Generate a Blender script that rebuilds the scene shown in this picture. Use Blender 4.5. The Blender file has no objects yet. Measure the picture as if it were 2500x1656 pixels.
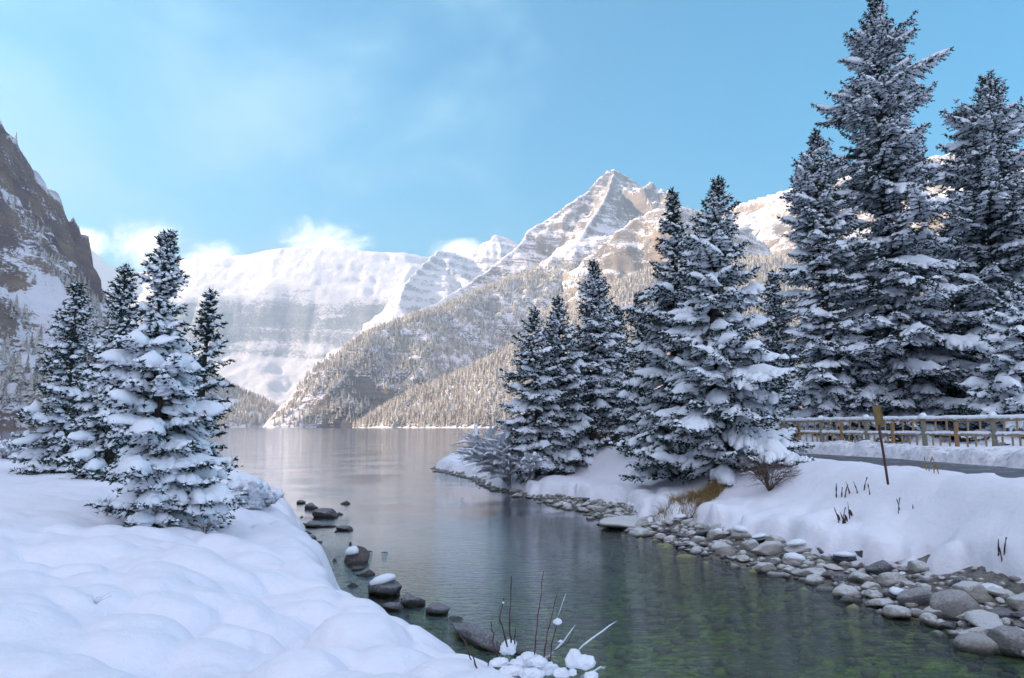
import bpy, math, random
import numpy as np
from mathutils import Vector

# ------------------------------------------------------------------ camera, sky, sun, exposure
random.seed(7); RNG = np.random.default_rng(11)
S = bpy.context.scene
COL = S.collection
F, CX, CY, HOR, CAMH = 1805.0, 1250.0, 828.0, 1041.0, 3.0
PITCH = math.atan((HOR - CY) / F)
cam = bpy.data.objects.new('camera', bpy.data.cameras.new('camera'))
COL.objects.link(cam)
cam.location = (0, 0, CAMH)
cam.rotation_euler = (math.pi / 2 + PITCH, 0, 0)
cam.data.sensor_width = 36.0
cam.data.lens = 36.0 * F / 2500.0
cam.data.clip_start = 0.1
cam.data.clip_end = 30000
S.camera = cam
S.render.resolution_x, S.render.resolution_y = 1024, 678

SUN_EL, SUN_AZ = math.radians(23), math.radians(-92)
sun_dir = Vector((math.sin(SUN_AZ) * math.cos(SUN_EL), math.cos(SUN_AZ) * math.cos(SUN_EL), math.sin(SUN_EL)))
sd = bpy.data.lights.new('sun', 'SUN')
sd.energy = 5.0; sd.angle = math.radians(0.5); sd.color = (1.0, 0.77, 0.54)
sun = bpy.data.objects.new('sun', sd); COL.objects.link(sun)
sun.rotation_euler = (-sun_dir).to_track_quat('-Z', 'Y').to_euler()

S.view_settings.view_transform = 'Standard'
S.view_settings.look = 'None'
S.view_settings.gamma = 1
S.view_settings.use_curve_mapping = False
S.view_settings.exposure = 1.42
S.cycles.use_denoising = True
S.cycles.max_bounces = 8
S.cycles.diffuse_bounces = 4
S.cycles.glossy_bounces = 3
S.cycles.transparent_max_bounces = 8
S.cycles.volume_bounces = 0
S.cycles.caustics_reflective = False
S.cycles.caustics_refractive = False


class NT:
    """small helper around a node tree"""
    def __init__(s, tree): s.t = tree; s.n = tree.nodes; s.l = tree.links
    def new(s, kind, **kw):
        nd = s.n.new(kind)
        for k, v in kw.items():
            if k.startswith('i_'):
                key = k[2:]
                key = int(key) if key.isdigit() else key.replace('_', ' ')
                s.put(nd.inputs[key], v)
            else: setattr(nd, k, v)
        return nd
    def put(s, sock, v):
        if isinstance(v, bpy.types.NodeSocket): s.l.new(v, sock)
        elif v is not None: sock.default_value = v
    def math(s, op, a, b=None, c=None, clamp=False):
        nd = s.n.new('ShaderNodeMath'); nd.operation = op; nd.use_clamp = clamp
        for i, v in enumerate((a, b, c)):
            if v is not None: s.put(nd.inputs[i], v)
        return nd.outputs[0]
    def vmath(s, op, a, b=None, scale=None):
        nd = s.n.new('ShaderNodeVectorMath'); nd.operation = op
        s.put(nd.inputs[0], a)
        if b is not None: s.put(nd.inputs[1], b)
        if scale is not None: s.put(nd.inputs['Scale'], scale)
        return nd.outputs['Value'] if op in ('DOT_PRODUCT', 'LENGTH', 'DISTANCE') else nd.outputs[0]
    def ramp(s, v, lo, hi, a=0.0, b=1.0, smooth=True):
        nd = s.n.new('ShaderNodeMapRange'); nd.interpolation_type = 'SMOOTHSTEP' if smooth else 'LINEAR'
        s.put(nd.inputs[0], v)
        for i, q in zip((1, 2, 3, 4), (lo, hi, a, b)): nd.inputs[i].default_value = q
        return nd.outputs[0]
    def mix(s, f, a, b, mode='MIX'):
        nd = s.n.new('ShaderNodeMix'); nd.data_type = 'RGBA'; nd.blend_type = mode
        s.put(nd.inputs[0], f); s.put(nd.inputs[6], col(a)); s.put(nd.inputs[7], col(b))
        return nd.outputs[2]
    def noise(s, vec, scale, detail=3, rough=0.55, dim='3D', dist=0.0):
        nd = s.n.new('ShaderNodeTexNoise'); nd.noise_dimensions = dim
        if vec is not None: s.put(nd.inputs['Vector'], vec)
        nd.inputs['Scale'].default_value = scale; nd.inputs['Detail'].default_value = detail
        nd.inputs['Roughness'].default_value = rough; nd.inputs['Distortion'].default_value = dist
        return nd.outputs[0]
    def mapping(s, vec, scale=(1, 1, 1), rot=(0, 0, 0), loc=(0, 0, 0)):
        nd = s.n.new('ShaderNodeMapping'); s.put(nd.inputs[0], vec)
        nd.inputs['Scale'].default_value = scale; nd.inputs['Rotation'].default_value = rot; nd.inputs['Location'].default_value = loc
        return nd.outputs[0]


def col(c):
    return (*c, 1.0) if isinstance(c, tuple) and len(c) == 3 else c


world = bpy.data.worlds.new('World'); S.world = world; world.use_nodes = True
w = NT(world.node_tree); w.n.clear()
sky = w.new('ShaderNodeTexSky', sky_type='NISHITA', sun_disc=False)
sky.sun_elevation = SUN_EL; sky.sun_rotation = SUN_AZ
sky.altitude = 1700; sky.air_density = 1.0; sky.dust_density = 0.4; sky.ozone_density = 1.0
gen = w.new('ShaderNodeTexCoord').outputs['Generated']
dirn = w.vmath('NORMALIZE', gen)
sep = w.new('ShaderNodeSeparateXYZ'); w.put(sep.inputs[0], dirn)
dx, dy, dz = sep.outputs
skyc = w.mix(1.0, sky.outputs[0], (0.12, 0.98, 1.12), 'MULTIPLY')
# thin high cloud, thicker towards the sun's side of the sky
az = w.math('ARCTAN2', dx, dy)

comb = w.new('ShaderNodeCombineXYZ')
den = w.math('ADD', w.math('MAXIMUM', dz, 0.0), 0.22)
w.put(comb.inputs[0], w.math('DIVIDE', dx, den)); w.put(comb.inputs[1], w.math('DIVIDE', dy, den))
n1 = w.noise(w.mapping(comb.outputs[0], (0.9, 0.8, 1), (0, 0, math.radians(-28)), (0.4, 1.3, 0)), 1.7, 6, 0.55, dist=0.35)
side = w.ramp(az, 0.15, -0.45, 0.0, 0.20)
cir = w.ramp(w.math('ADD', n1, w.math('SUBTRACT', side, 0.12)), 0.40, 0.74, 0.0, 0.8)
cir = w.math('MULTIPLY', cir, w.ramp(dz, -0.05, 0.05))
low = w.ramp(dz, 0.36, 0.04, 0.0, 0.46)
cir = w.math('MAXIMUM', cir, low)
skyc = w.mix(cir, skyc, (2.05, 3.6, 4.6))
# a thin pale veil overhead and behind the camera
up_ = w.math('MULTIPLY', w.ramp(dz, 0.50, 0.85), w.ramp(n1, 0.25, 0.65, 0.55, 0.95))
skyc = w.mix(up_, skyc, (2.3, 2.6, 3.6))
back = w.math('MULTIPLY', w.ramp(dy, 0.20, -0.55), w.ramp(n1, 0.25, 0.65, 0.70, 0.97))
skyc = w.mix(back, skyc, (4.7, 5.0, 6.3))
# puffs of cloud standing on the far ridges (tangent of azimuth, tangent of elevation, half width, half height, strength)
comb2 = w.new('ShaderNodeCombineXYZ')
w.put(comb2.inputs[0], w.math('DIVIDE', dx, w.math('MAXIMUM', dy, 0.01)))
w.put(comb2.inputs[1], w.math('DIVIDE', dz, w.math('MAXIMUM', dy, 0.01)))
wob = w.noise(w.mapping(comb2.outputs[0], (0.8, 1.3, 1)), 13.0, 7, 0.66, dist=0.4)
sep2 = w.new('ShaderNodeSeparateXYZ'); w.put(sep2.inputs[0], comb2.outputs[0])
tx, tz = sep2.outputs[0], sep2.outputs[1]
total = None
for (cx, cz, hw, hh) in ((-0.505, 0.250, 0.055, 0.045), (-0.415, 0.232, 0.055, 0.026), (-0.262, 0.245, 0.070, 0.045),
                         (-0.078, 0.236, 0.055, 0.028), (-0.61, 0.25, 0.06, 0.03)):
    a = w.math('DIVIDE', w.math('SUBTRACT', tx, cx), hw); b = w.math('DIVIDE', w.math('SUBTRACT', tz, cz), hh)
    r = w.math('SQRT', w.math('ADD', w.math('MULTIPLY', a, a), w.math('MULTIPLY', b, b)))
    v = w.math('SUBTRACT', 1.15, r)
    total = v if total is None else w.math('MAXIMUM', total, v)
puff = w.math('ADD', total, w.math('MULTIPLY', w.math('SUBTRACT', wob, 0.5), 2.6))
puff = w.ramp(puff, 0.10, 1.05, 0.0, 0.94)
puff = w.math('MULTIPLY', puff, w.math('GREATER_THAN', dy, 0.05))
skyc = w.mix(puff, skyc, (10.2, 9.6, 8.9))
bg = w.new('ShaderNodeBackground'); w.put(bg.inputs[0], skyc); bg.inputs[1].default_value = 0.104
wo = w.new('ShaderNodeOutputWorld'); w.put(wo.inputs[0], bg.outputs[0])


# ------------------------------------------------------------------ helpers
def ray(px, py, Y):
    """world point seen at a photograph pixel (2500 px wide), at distance Y along the view"""
    u = (px - CX) / F; v = -(py - CY) / F
    fy = math.cos(PITCH) - v * math.sin(PITCH); fz = math.sin(PITCH) + v * math.cos(PITCH)
    return (u / fy * Y, Y, CAMH + fz / fy * Y)


def onz(px, py, z=0.0):
    x, y, zz = ray(px, py, 1.0)
    k = (z - CAMH) / (zz - CAMH)
    return (x * k, k)


def tag(o, label=None, category=None, group=None, kind=None):
    if label: o['label'] = label
    if category: o['category'] = category
    if group: o['group'] = group
    if kind: o['kind'] = kind
    return o


def empty(name, loc=(0, 0, 0), rz=0.0):
    o = bpy.data.objects.new(name, None); COL.objects.link(o)
    o.location = loc; o.rotation_euler = (0, 0, rz); o.empty_display_size = 0.2
    return o


def mesh_data(name, V, faces, mats, smooth=True, mat_idx=None, attrs=None):
    """faces: list of int arrays (n,3) or (n,4)"""
    V = np.asarray(V, np.float32)
    me = bpy.data.meshes.new(name)
    me.vertices.add(len(V)); me.vertices.foreach_set('co', V.ravel())
    faces = [np.asarray(f, np.int32) for f in faces if len(f)]
    nl = sum(f.size for f in faces); nf = sum(len(f) for f in faces)
    me.loops.add(nl); me.loops.foreach_set('vertex_index', np.concatenate([f.ravel() for f in faces]))
    me.polygons.add(nf)
    sizes = np.concatenate([np.full(len(f), f.shape[1]) for f in faces])
    start = np.concatenate([[0], np.cumsum(sizes)[:-1]]).astype(np.int32)
    me.polygons.foreach_set('loop_start', start)
    if mat_idx is not None: me.polygons.foreach_set('material_index', np.asarray(mat_idx, np.int32))
    for m in (mats if isinstance(mats, (list, tuple)) else [mats]): me.materials.append(m)
    me.update(calc_edges=True)
    me.polygons.foreach_set('use_smooth', np.full(nf, smooth))
    for k, a in (attrs or {}).items():
        at = me.attributes.new(k, 'FLOAT', 'POINT'); at.data.foreach_set('value', np.asarray(a, np.float32))
    me.validate(verbose=False) if False else None
    return me


def obj(name, me, parent=None, loc=None):
    o = bpy.data.objects.new(name, me); COL.objects.link(o)
    if parent is not None: o.parent = parent
    if loc is not None: o.location = loc
    return o


def _h(ix, iy, iz, seed):
    h = (ix * 374761393 + iy * 668265263 + iz * 2147483647 + seed * 1274126177) & 0xFFFFFFFF
    h = ((h ^ (h >> 13)) * 1274126177) & 0xFFFFFFFF
    h = ((h ^ (h >> 15)) * 2246822519) & 0xFFFFFFFF
    return ((h ^ (h >> 16)) & 0xFFFFFF) / float(0xFFFFFF)


def vn(x, y, z=None, seed=0):
    """value noise in -1..1"""
    x = np.asarray(x, float); y = np.asarray(y, float)
    ix = np.floor(x).astype(np.int64); iy = np.floor(y).astype(np.int64)
    fx = x - ix; fy = y - iy
    ux = fx * fx * fx * (fx * (fx * 6 - 15) + 10); uy = fy * fy * fy * (fy * (fy * 6 - 15) + 10)
    def plane(iz):
        a = _h(ix, iy, iz, seed); b = _h(ix + 1, iy, iz, seed); c = _h(ix, iy + 1, iz, seed); d = _h(ix + 1, iy + 1, iz, seed)
        return (a * (1 - ux) + b * ux) * (1 - uy) + (c * (1 - ux) + d * ux) * uy
    if z is None: return plane(0) * 2 - 1
    z = np.asarray(z, float); iz = np.floor(z).astype(np.int64); fz = z - iz; uz = fz * fz * (3 - 2 * fz)
    return (plane(iz) * (1 - uz) + plane(iz + 1) * uz) * 2 - 1


def fbm(x, y, z=None, oct=5, seed=0, gain=0.5, ridged=False):
    s = 0; a = 1.0; t = 0.0; f = 1.0
    for i in range(oct):
        n = vn(x * f + 17.3 * i, y * f + 9.1 * i, None if z is None else z * f, seed + i)
        if ridged: n = 1 - 2 * np.abs(n)
        s = s + a * n; t += a; a *= gain; f *= 2.03
    return s / t


def sstep(a, b, x):
    t = np.clip((x - a) / (b - a), 0, 1); return t * t * (3 - 2 * t)


def grid_faces(nr, nc):
    i = np.arange(nr - 1)[:, None] * nc + np.arange(nc - 1)[None, :]
    i = i.ravel(); return np.stack([i, i + 1, i + nc + 1, i + nc], 1)


def seg_dist(X, Y, P):
    """distance to an open polyline P (n,k>=2) and the interpolated further columns at the nearest point"""
    best = np.full(X.shape, 1e18); extra = [np.zeros(X.shape) for _ in range(P.shape[1] - 2)]
    for a, b in zip(P[:-1], P[1:]):
        d = b[:2] - a[:2]; L = max(float(d @ d), 1e-9)
        t = np.clip(((X - a[0]) * d[0] + (Y - a[1]) * d[1]) / L, 0, 1)
        r = (X - a[0] - t * d[0]) ** 2 + (Y - a[1] - t * d[1]) ** 2
        m = r < best; best = np.where(m, r, best)
        for k in range(len(extra)): extra[k] = np.where(m, a[k + 2] + t * (b[k + 2] - a[k + 2]), extra[k])
    return np.sqrt(best), extra


def inside(X, Y, P):
    c = np.zeros(X.shape, bool)
    for a, b in zip(P, np.roll(P, -1, 0)):
        cond = ((a[1] > Y) != (b[1] > Y))
        xx = (b[0] - a[0]) * (Y - a[1]) / (b[1] - a[1] + 1e-12) + a[0]
        c ^= cond & (X < xx)
    return c


# ------------------------------------------------------------------ materials
def new_mat(name):
    m = bpy.data.materials.new(name); m.use_nodes = True
    t = NT(m.node_tree); t.n.clear()
    out = t.new('ShaderNodeOutputMaterial'); p = t.new('ShaderNodeBsdfPrincipled')
    t.l.new(p.outputs[0], out.inputs[0])
    p.inputs['Roughness'].default_value = 0.85; p.inputs['Specular IOR Level'].default_value = 0.25
    return m, t, p, out


def setin(t, p, **kw):
    for k, v in kw.items(): t.put(p.inputs[k.replace('_', ' ')], col(v))


def bump(t, p, h, strength=0.5, dist=0.1):
    b = t.new('ShaderNodeBump'); b.inputs['Strength'].default_value = strength; b.inputs['Distance'].default_value = dist
    t.put(b.inputs['Height'], h); t.l.new(b.outputs[0], p.inputs['Normal'])


def geo(t): return t.new('ShaderNodeNewGeometry')


SNOWC = (0.87, 0.865, 0.92)


def mat_snow(name='snow', dirty=False, c1=SNOWC, c2=(0.87, 0.83, 0.90)):
    m, t, p, _ = new_mat(name)
    g = geo(t).outputs['Position']
    n = t.noise(g, 9.0, 4, 0.6); n2 = t.noise(g, 90.0, 2, 0.6)
    c = t.mix(t.ramp(n, 0.3, 0.7), c1, c2)
    if dirty:
        at = t.new('ShaderNodeAttribute', attribute_name='dirt').outputs['Fac']
        k = t.math('MULTIPLY', at, t.ramp(t.noise(g, 5.0, 6, 0.7), 0.42, 0.68))
        c = t.mix(k, c, (0.34, 0.32, 0.33))
    setin(t, p, Base_Color=c, Roughness=0.7)
    p.inputs['Subsurface Weight'].default_value = 0.0
    n3 = t.noise(g, 2.6, 5, 0.6)
    bump(t, p, t.math('ADD', t.math('MULTIPLY', n3, 1.6), t.math('ADD', t.math('MULTIPLY', n, 0.8), t.math('MULTIPLY', n2, 0.3))), 0.55, 0.045)
    return m


def mat_mountain(name, rockA, rockB, lo=0.62, hi=0.80, scale=0.02, strata=0.05, frost=0.25, bstr=1.0, bdist=12.0, tilt=(0, 0, 0), nmul=0.5):
    """rock where the slope is steep, snow where it is gentle, broken by noise and strata"""
    m, t, p, _ = new_mat(name)
    g = geo(t); pos = g.outputs['Position']
    sp = t.new('ShaderNodeSeparateXYZ'); t.put(sp.inputs[0], g.outputs['Normal'])
    nz = sp.outputs[2]
    big = t.noise(pos, scale * 0.35, 4, 0.6); mid = t.noise(pos, scale, 6, 0.68)
    st = t.noise(t.mapping(pos, (0.25, 0.25, 3.2), tilt), strata, 4, 0.65)
    fine = t.noise(t.mapping(pos, (1, 1, 1.6), tilt), scale * 5, 5, 0.75)
    k = t.math('ADD', nz, t.math('MULTIPLY', t.math('SUBTRACT', mid, 0.5), nmul))
    k = t.math('ADD', k, t.math('MULTIPLY', t.math('SUBTRACT', st, 0.5), nmul * 1.3))
    k = t.math('ADD', k, t.math('MULTIPLY', t.math('SUBTRACT', fine, 0.5), nmul * 2.0))
    at = t.new('ShaderNodeAttribute', attribute_name='snowy').outputs['Fac']
    k = t.math('ADD', k, at)
    f = t.ramp(k, lo, hi)
    rock = t.mix(t.ramp(big, 0.35, 0.65), rockA, rockB)
    rock = t.mix(t.ramp(st, 0.35, 0.65, 0.0, 0.55), rock, tuple(c * 0.55 for c in rockA))
    rock = t.mix(t.ramp(fine, 0.5, 0.75, 0.0, frost), rock, (0.75, 0.76, 0.8))
    c = t.mix(f, rock, (0.89, 0.85, 0.90))
    setin(t, p, Base_Color=c, Roughness=0.9)
    h = t.math('ADD', t.math('MULTIPLY', mid, 0.6), t.math('ADD', t.math('MULTIPLY', st, 0.5), t.math('MULTIPLY', fine, 0.25)))
    bump(t, p, h, bstr, bdist)
    return m
# ------------------------------------------------------------------ mountains
def ridge_px(pts): return np.array([ray(*p) for p in pts], float)


def terrace(z, period, amount, X, Y, seed, tilt=0.0):
    q = (z + X * tilt + 22 * fbm(X / 260, Y / 260, oct=3, seed=seed)) / period
    fr = q - np.floor(q)
    st = sstep(0.25, 0.62, fr)
    return z + (st - fr) * period * amount


HEIGHTS = {}


def mountain(name, key, bbox, step, ridges, mat, warp=0.35, wl=260.0, amp=28.0, nl=120.0, terr=(60, 0.6), seed=1, tilt=0.0, snowy=None, edge=40.0, spur=0.0, spl=300.0, sharp=0.0, blur=0):
    x0, x1, y0, y1 = bbox
    nx = int((x1 - x0) / step) + 1; ny = int((y1 - y0) / step) + 1
    X, Y = np.meshgrid(np.linspace(x0, x1, nx), np.linspace(y0, y1, ny))
    H = np.full(X.shape, -1e9)
    for k, (P, T) in enumerate(ridges):
        T = np.array(T, float)
        r, ex = seg_dist(X, Y, P)
        # gullies and spurs run down the slope: noise along the ridge direction only
        rr = r * (1 + warp * fbm(X / wl, Y / wl, oct=5, seed=seed + 10 * k, ridged=True) + spur * fbm((X - 0.2 * Y) / spl, (Y + 0.2 * X) / spl * 0.35, oct=3, seed=seed + 5))
        h = ex[0] - np.interp(rr, T[:, 0], T[:, 1])
        H = np.where(h > H, h, H)
        R = r if k == 0 else np.minimum(R, r)
    if blur:
        Hb = H.copy()
        for _ in range(blur):
            Q = np.pad(Hb, 1, mode='edge'); Hb = (Q[:-2, 1:-1] + Q[2:, 1:-1] + Q[1:-1, :-2] + Q[1:-1, 2:] + Q[1:-1, 1:-1]) / 5
        k_ = sstep(60, 220, R); H = H * (1 - k_) + Hb * k_
    fade = np.clip(R / edge, 0.12, 1)
    H = H + fade * amp * fbm(X / nl, Y / nl, oct=6, seed=seed + 77, gain=0.55, ridged=True)
    if sharp: H = H + sharp * vn(X / (step * 2.2), Y / (step * 2.2), None, seed + 9) * np.clip(R / 12, 0.35, 1)
    if key == 'main': H = H - 400 * sstep(2820, 3050, Y) * (1 - sstep(-40, 60, X))
    if terr[0]: H = np.where(H > 8, terrace(H, terr[0], terr[1] * 1.0, X, Y, seed, tilt), H)
    f = grid_faces(ny, nx)
    hz = H.ravel(); keep = (hz[f] > -14).any(1); f = f[keep]
    used = np.unique(f); remap = np.full(hz.size, -1); remap[used] = np.arange(len(used))
    V = np.stack([X.ravel(), Y.ravel(), hz], 1)[used]
    at = {'snowy': (snowy(X, Y, H).ravel()[used] if snowy else np.zeros(len(used)))}
    o = obj(name, mesh_data(name, V, [remap[f]], mat, True, attrs=at))
    tag(o, kind='structure')
    HEIGHTS[key] = (x0, y0, (x1 - x0) / (nx - 1), (y1 - y0) / (ny - 1), H)
    return o


def height_at(key, x, y):
    x0, y0, sx, sy, H = HEIGHTS[key]
    u = np.clip((x - x0) / sx, 0, H.shape[1] - 1.001); v = np.clip((y - y0) / sy, 0, H.shape[0] - 1.001)
    i = u.astype(int); j = v.astype(int); a = u - i; b = v - j
    z = (H[j, i] * (1 - a) + H[j, i + 1] * a) * (1 - b) + (H[j + 1, i] * (1 - a) + H[j + 1, i + 1] * a) * b
    gx = (H[j, i + 1] - H[j, i]) / sx; gy = (H[j + 1, i] - H[j, i]) / sy
    return z, gx, gy


M_snow = mat_snow()
M_rock_left = mat_mountain('cliff rock left', (0.20, 0.14, 0.14), (0.33, 0.24, 0.17), 0.58, 0.70, 0.05, 0.03, 0.25, 1.0, 5.0, (math.radians(18), math.radians(-38), 0), nmul=0.75)
M_rock_peak = mat_mountain('peak rock', (0.23, 0.205, 0.21), (0.33, 0.28, 0.25), 0.58, 0.70, 0.045, 0.045, 0.3, 1.0, 7.0, nmul=0.85)
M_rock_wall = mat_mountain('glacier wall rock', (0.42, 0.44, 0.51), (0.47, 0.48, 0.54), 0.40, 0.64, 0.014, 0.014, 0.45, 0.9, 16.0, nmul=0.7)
M_rock_warm = mat_mountain('warm ledge rock', (0.30, 0.235, 0.19), (0.40, 0.32, 0.26), 0.62, 0.76, 0.035, 0.03, 0.3, 1.0, 8.0, nmul=0.8)

# --- far glacier wall closing the valley
G = ridge_px([(-900, 560, 4500), (-100, 580, 4500), (215, 603, 4500), (260, 640, 4520), (330, 668, 4560), (400, 650, 4560), (454, 634, 4540), (520, 626, 4520), (570, 622, 4500),
              (655, 612, 4500), (728, 603, 4500), (790, 605, 4500), (845, 608, 4500), (930, 615, 4500), (989, 617, 4520), (1060, 634, 4550), (1150, 660, 4600), (1400, 700, 4700)])
T_wall = [(0, 0), (60, 60), (180, 160), (330, 285), (430, 345), (470, 430), (520, 560), (560, 640), (640, 730), (800, 830), (1100, 960), (1500, 1060), (2400, 1180), (5000, 1500)]
def snowy_wall(X, Y, H):
    cliff = sstep(270, 350, H) * (1 - sstep(640, 720, H))
    return 0.26 - 0.34 * cliff + 0.26 * fbm(X / 330, Y / 330, oct=3, seed=4) + 0.2 * sstep(700, 900, H) * 0
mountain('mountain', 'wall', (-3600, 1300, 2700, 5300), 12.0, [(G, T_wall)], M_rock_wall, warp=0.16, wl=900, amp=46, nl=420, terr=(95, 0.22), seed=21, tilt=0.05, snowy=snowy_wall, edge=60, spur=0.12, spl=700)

# --- two smaller snow summits left of the main peak
E1 = ridge_px([(975, 735, 3500), (985, 700, 3560), (1003, 676, 3640), (1032, 645, 3740), (1068, 613, 3850), (1110, 614, 3900), (1140, 628, 3920), (1168, 603, 3950), (1211, 573, 4000), (1262, 590, 4000), (1330, 610, 4000), (1500, 640, 4000)])
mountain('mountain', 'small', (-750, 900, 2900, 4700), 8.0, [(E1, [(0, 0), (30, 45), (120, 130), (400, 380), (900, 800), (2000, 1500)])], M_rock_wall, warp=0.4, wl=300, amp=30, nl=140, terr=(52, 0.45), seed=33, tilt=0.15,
         snowy=lambda X, Y, H: 0.10 + 0.12 * fbm(X / 200, Y / 200, oct=2, seed=5), edge=50, spur=0.3, spl=260)

# --- main peak with its forested front ridge
A = ridge_px([(831, 868, 1800), (900, 818, 1950), (963, 780, 2150), (1045, 748, 2300), (1132, 700, 2500), (1204, 648, 2620), (1262, 603, 2700), (1280, 584, 2740), (1289, 560, 2780), (1330, 540, 2840), (1386, 499, 2900), (1436, 466, 2980), (1456, 440, 3010),
              (1477, 421, 3040), (1499, 414, 3050), (1521, 425, 3060), (1560, 447, 3090), (1595, 471, 3120), (1640, 500, 3160), (1700, 530, 3200), (1800, 560, 3200)])
SP = ridge_px([(1499, 418, 3045), (1485, 462, 2900), (1470, 495, 2720), (1440, 540, 2600), (1417, 577, 2450)])
B = ridge_px([(700, 1041, 1500), (716, 1020, 1530), (740, 985, 1560), (780, 935, 1600), (809, 895, 1650), (845, 862, 1700), (917, 809, 1800), (989, 780, 1900), (1060, 758, 2000), (1132, 730, 2080), (1204, 697, 2180), (1300, 662, 2280), (1360, 615, 2380), (1417, 585, 2450), (1503, 572, 2520)])
T_A = [(0, 0), (14, 22), (60, 70), (160, 150), (400, 330), (900, 640), (2000, 1400)]
T_SP = [(0, 0), (20, 34), (90, 95), (300, 260), (900, 700), (2000, 1400)]
T_B = [(0, 0), (40, 18), (120, 72), (300, 210), (600, 420), (1200, 760), (3000, 1400)]
def snowy_main(X, Y, H):
    # the brown buttress above the shore keeps little snow, the avalanche slopes hold a lot
    bx, by, bz = ray(890, 985, 1545)
    d = np.exp(-(((X - bx) / 130) ** 2 + ((Y - by) / 160) ** 2))
    return 0.08 + 0.14 * (1 - sstep(400, 520, H)) * (1 - d) - 0.42 * d * (H < 190) + 0.16 * fbm(X / 150, Y / 150, oct=3, seed=8) - 0.16 * sstep(700, 860, H)
mountain('mountain', 'main', (-560, 1500, 1180, 3700), 6.5, [(A, T_A), (B, T_B), (SP, T_SP)], M_rock_peak, warp=0.46, wl=200, amp=30, nl=80, terr=(58, 0.12), seed=45, tilt=0.10, snowy=snowy_main, edge=45, spur=0.3, spl=200, sharp=2.6)

# --- warm rocky shoulder right of the main peak
Cc = ridge_px([(1420, 640, 2200), (1503, 566, 2250), (1535, 543, 2280), (1568, 523, 2300), (1612, 504, 2300), (1640, 497, 2320), (1711, 512, 2350), (1780, 545, 2380), (1860, 590, 2400)])
mountain('mountain', 'warm', (150, 1300, 1600, 2900), 7.0, [(Cc, [(0, 0), (15, 22), (90, 110), (260, 290), (700, 520), (2000, 1200)])], M_rock_warm, warp=0.4, wl=160, amp=22, nl=90, terr=(54, 0.25), seed=57, tilt=0.1,
         snowy=lambda X, Y, H: 0.08 + 0.1 * fbm(X / 120, Y / 120, oct=2, seed=6), edge=40, sharp=1.2)

# --- snowy range closing the right side, seen between the tall spruces
D = ridge_px([(1700, 560, 3300), (1760, 520, 3200), (1816, 493, 3100), (1872, 472, 3000), (1937, 455, 2900), (2050, 435, 2850), (2180, 405, 2800), (2324, 372, 2750), (2420, 365, 2700), (2700, 340, 2600), (3400, 320, 2500)])
mountain('mountain', 'range', (650, 3400, 1500, 4000), 13.0, [(D, [(0, 0), (30, 40), (200, 170), (700, 560), (1600, 1100), (3000, 1800)])], M_rock_warm, warp=0.45, wl=420, amp=50, nl=190, terr=(90, 0.25), seed=63, tilt=0.12,
         snowy=lambda X, Y, H: 0.02 + 0.2 * fbm(X / 260, Y / 260, oct=2, seed=6), edge=60, spur=0.35, spl=400)

# --- forested slope above the right shore
Ff = ridge_px([(886, 1043, 1500), (905, 1026, 1480), (953, 995, 1460), (1024, 952, 1440), (1132, 909, 1430), (1204, 873, 1430), (1313, 818, 1450), (1400, 763, 1480), (1486, 709, 1520), (1582, 664, 1620), (1700, 645, 1750), (1816, 636, 1800), (1937, 632, 1850), (2200, 600, 1900), (2700, 560, 1900), (3600, 520, 1800)])
mountain('hill', 'slope', (-330, 2600, 620, 2300), 9.0, [(Ff, [(0, 0), (60, 22), (200, 112), (420, 245), (700, 375), (1200, 560), (2500, 900)])], M_snow, warp=0.10, wl=300, amp=10, nl=160, terr=(0, 0), seed=71, edge=80, blur=90)

# --- low wooded foot of the left side, beyond the first cliff
L2 = ridge_px([(300, 800, 1900), (430, 868, 1900), (500, 905, 1900), (540, 934, 1880), (586, 957, 1850), (630, 978, 1820), (683, 1000, 1800), (725, 1030, 1760), (742, 1044, 1740)])
mountain('hill', 'foot', (-1500, -380, 1500, 2400), 9.0, [(L2, [(0, 0), (60, 25), (300, 150), (700, 330), (1500, 600)])], M_snow, warp=0.2, wl=200, amp=14, nl=120, terr=(0, 0), seed=75, edge=60)

# --- the great cliff on the left whose shadow covers the foreground
L = ridge_px([(252, 700, 1090), (232, 680, 1085), (219, 640, 1080), (219, 587, 1078), (209, 558, 1070), (191, 551, 1060), (188, 533, 1050), (172, 527, 1045), (143, 480, 1020), (108, 438, 980), (83, 409, 950), (64, 365, 930), (41, 330, 910), (16, 307, 890), (0, 284, 880), (-60, 215, 830), (-150, 120, 760)])
L = np.vstack([L, [(-700, 560, 520), (-760, 250, 600), (-800, -200, 640), (-800, -900, 620)]])
LB = ridge_px([(252, 700, 1090), (285, 800, 1098), (315, 900, 1103), (335, 1000, 1105)])
def snowy_left(X, Y, H):
    # diagonal avalanche gully, then open snow strips among the lower trees
    a = np.array(ray(-30, 640, 700)); b = np.array(ray(150, 800, 760))
    r, _ = seg_dist(X, Y, np.array([[a[0], a[1], 0], [b[0], b[1], 0]]))
    return 0.6 * np.exp(-(r / 16) ** 2) - 0.02 + 0.16 * sstep(170, 90, H) + 0.14 * fbm(X / 90, Y / 90, oct=3, seed=9)
mountain('mountain', 'left', (-1500, -90, -1100, 1320), 7.0, [(L, [(0, 0), (12, 42), (50, 122), (100, 200), (160, 300), (240, 400), (330, 520), (450, 720), (700, 1200)]), (LB, [(0, 0), (40, 80), (120, 260), (300, 700)])],
         M_rock_left, warp=0.34, wl=120, amp=20, nl=62, terr=(30, 0.3), seed=83, tilt=-0.5, snowy=snowy_left, edge=30, spur=0.3, spl=120, sharp=1.6)

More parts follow.
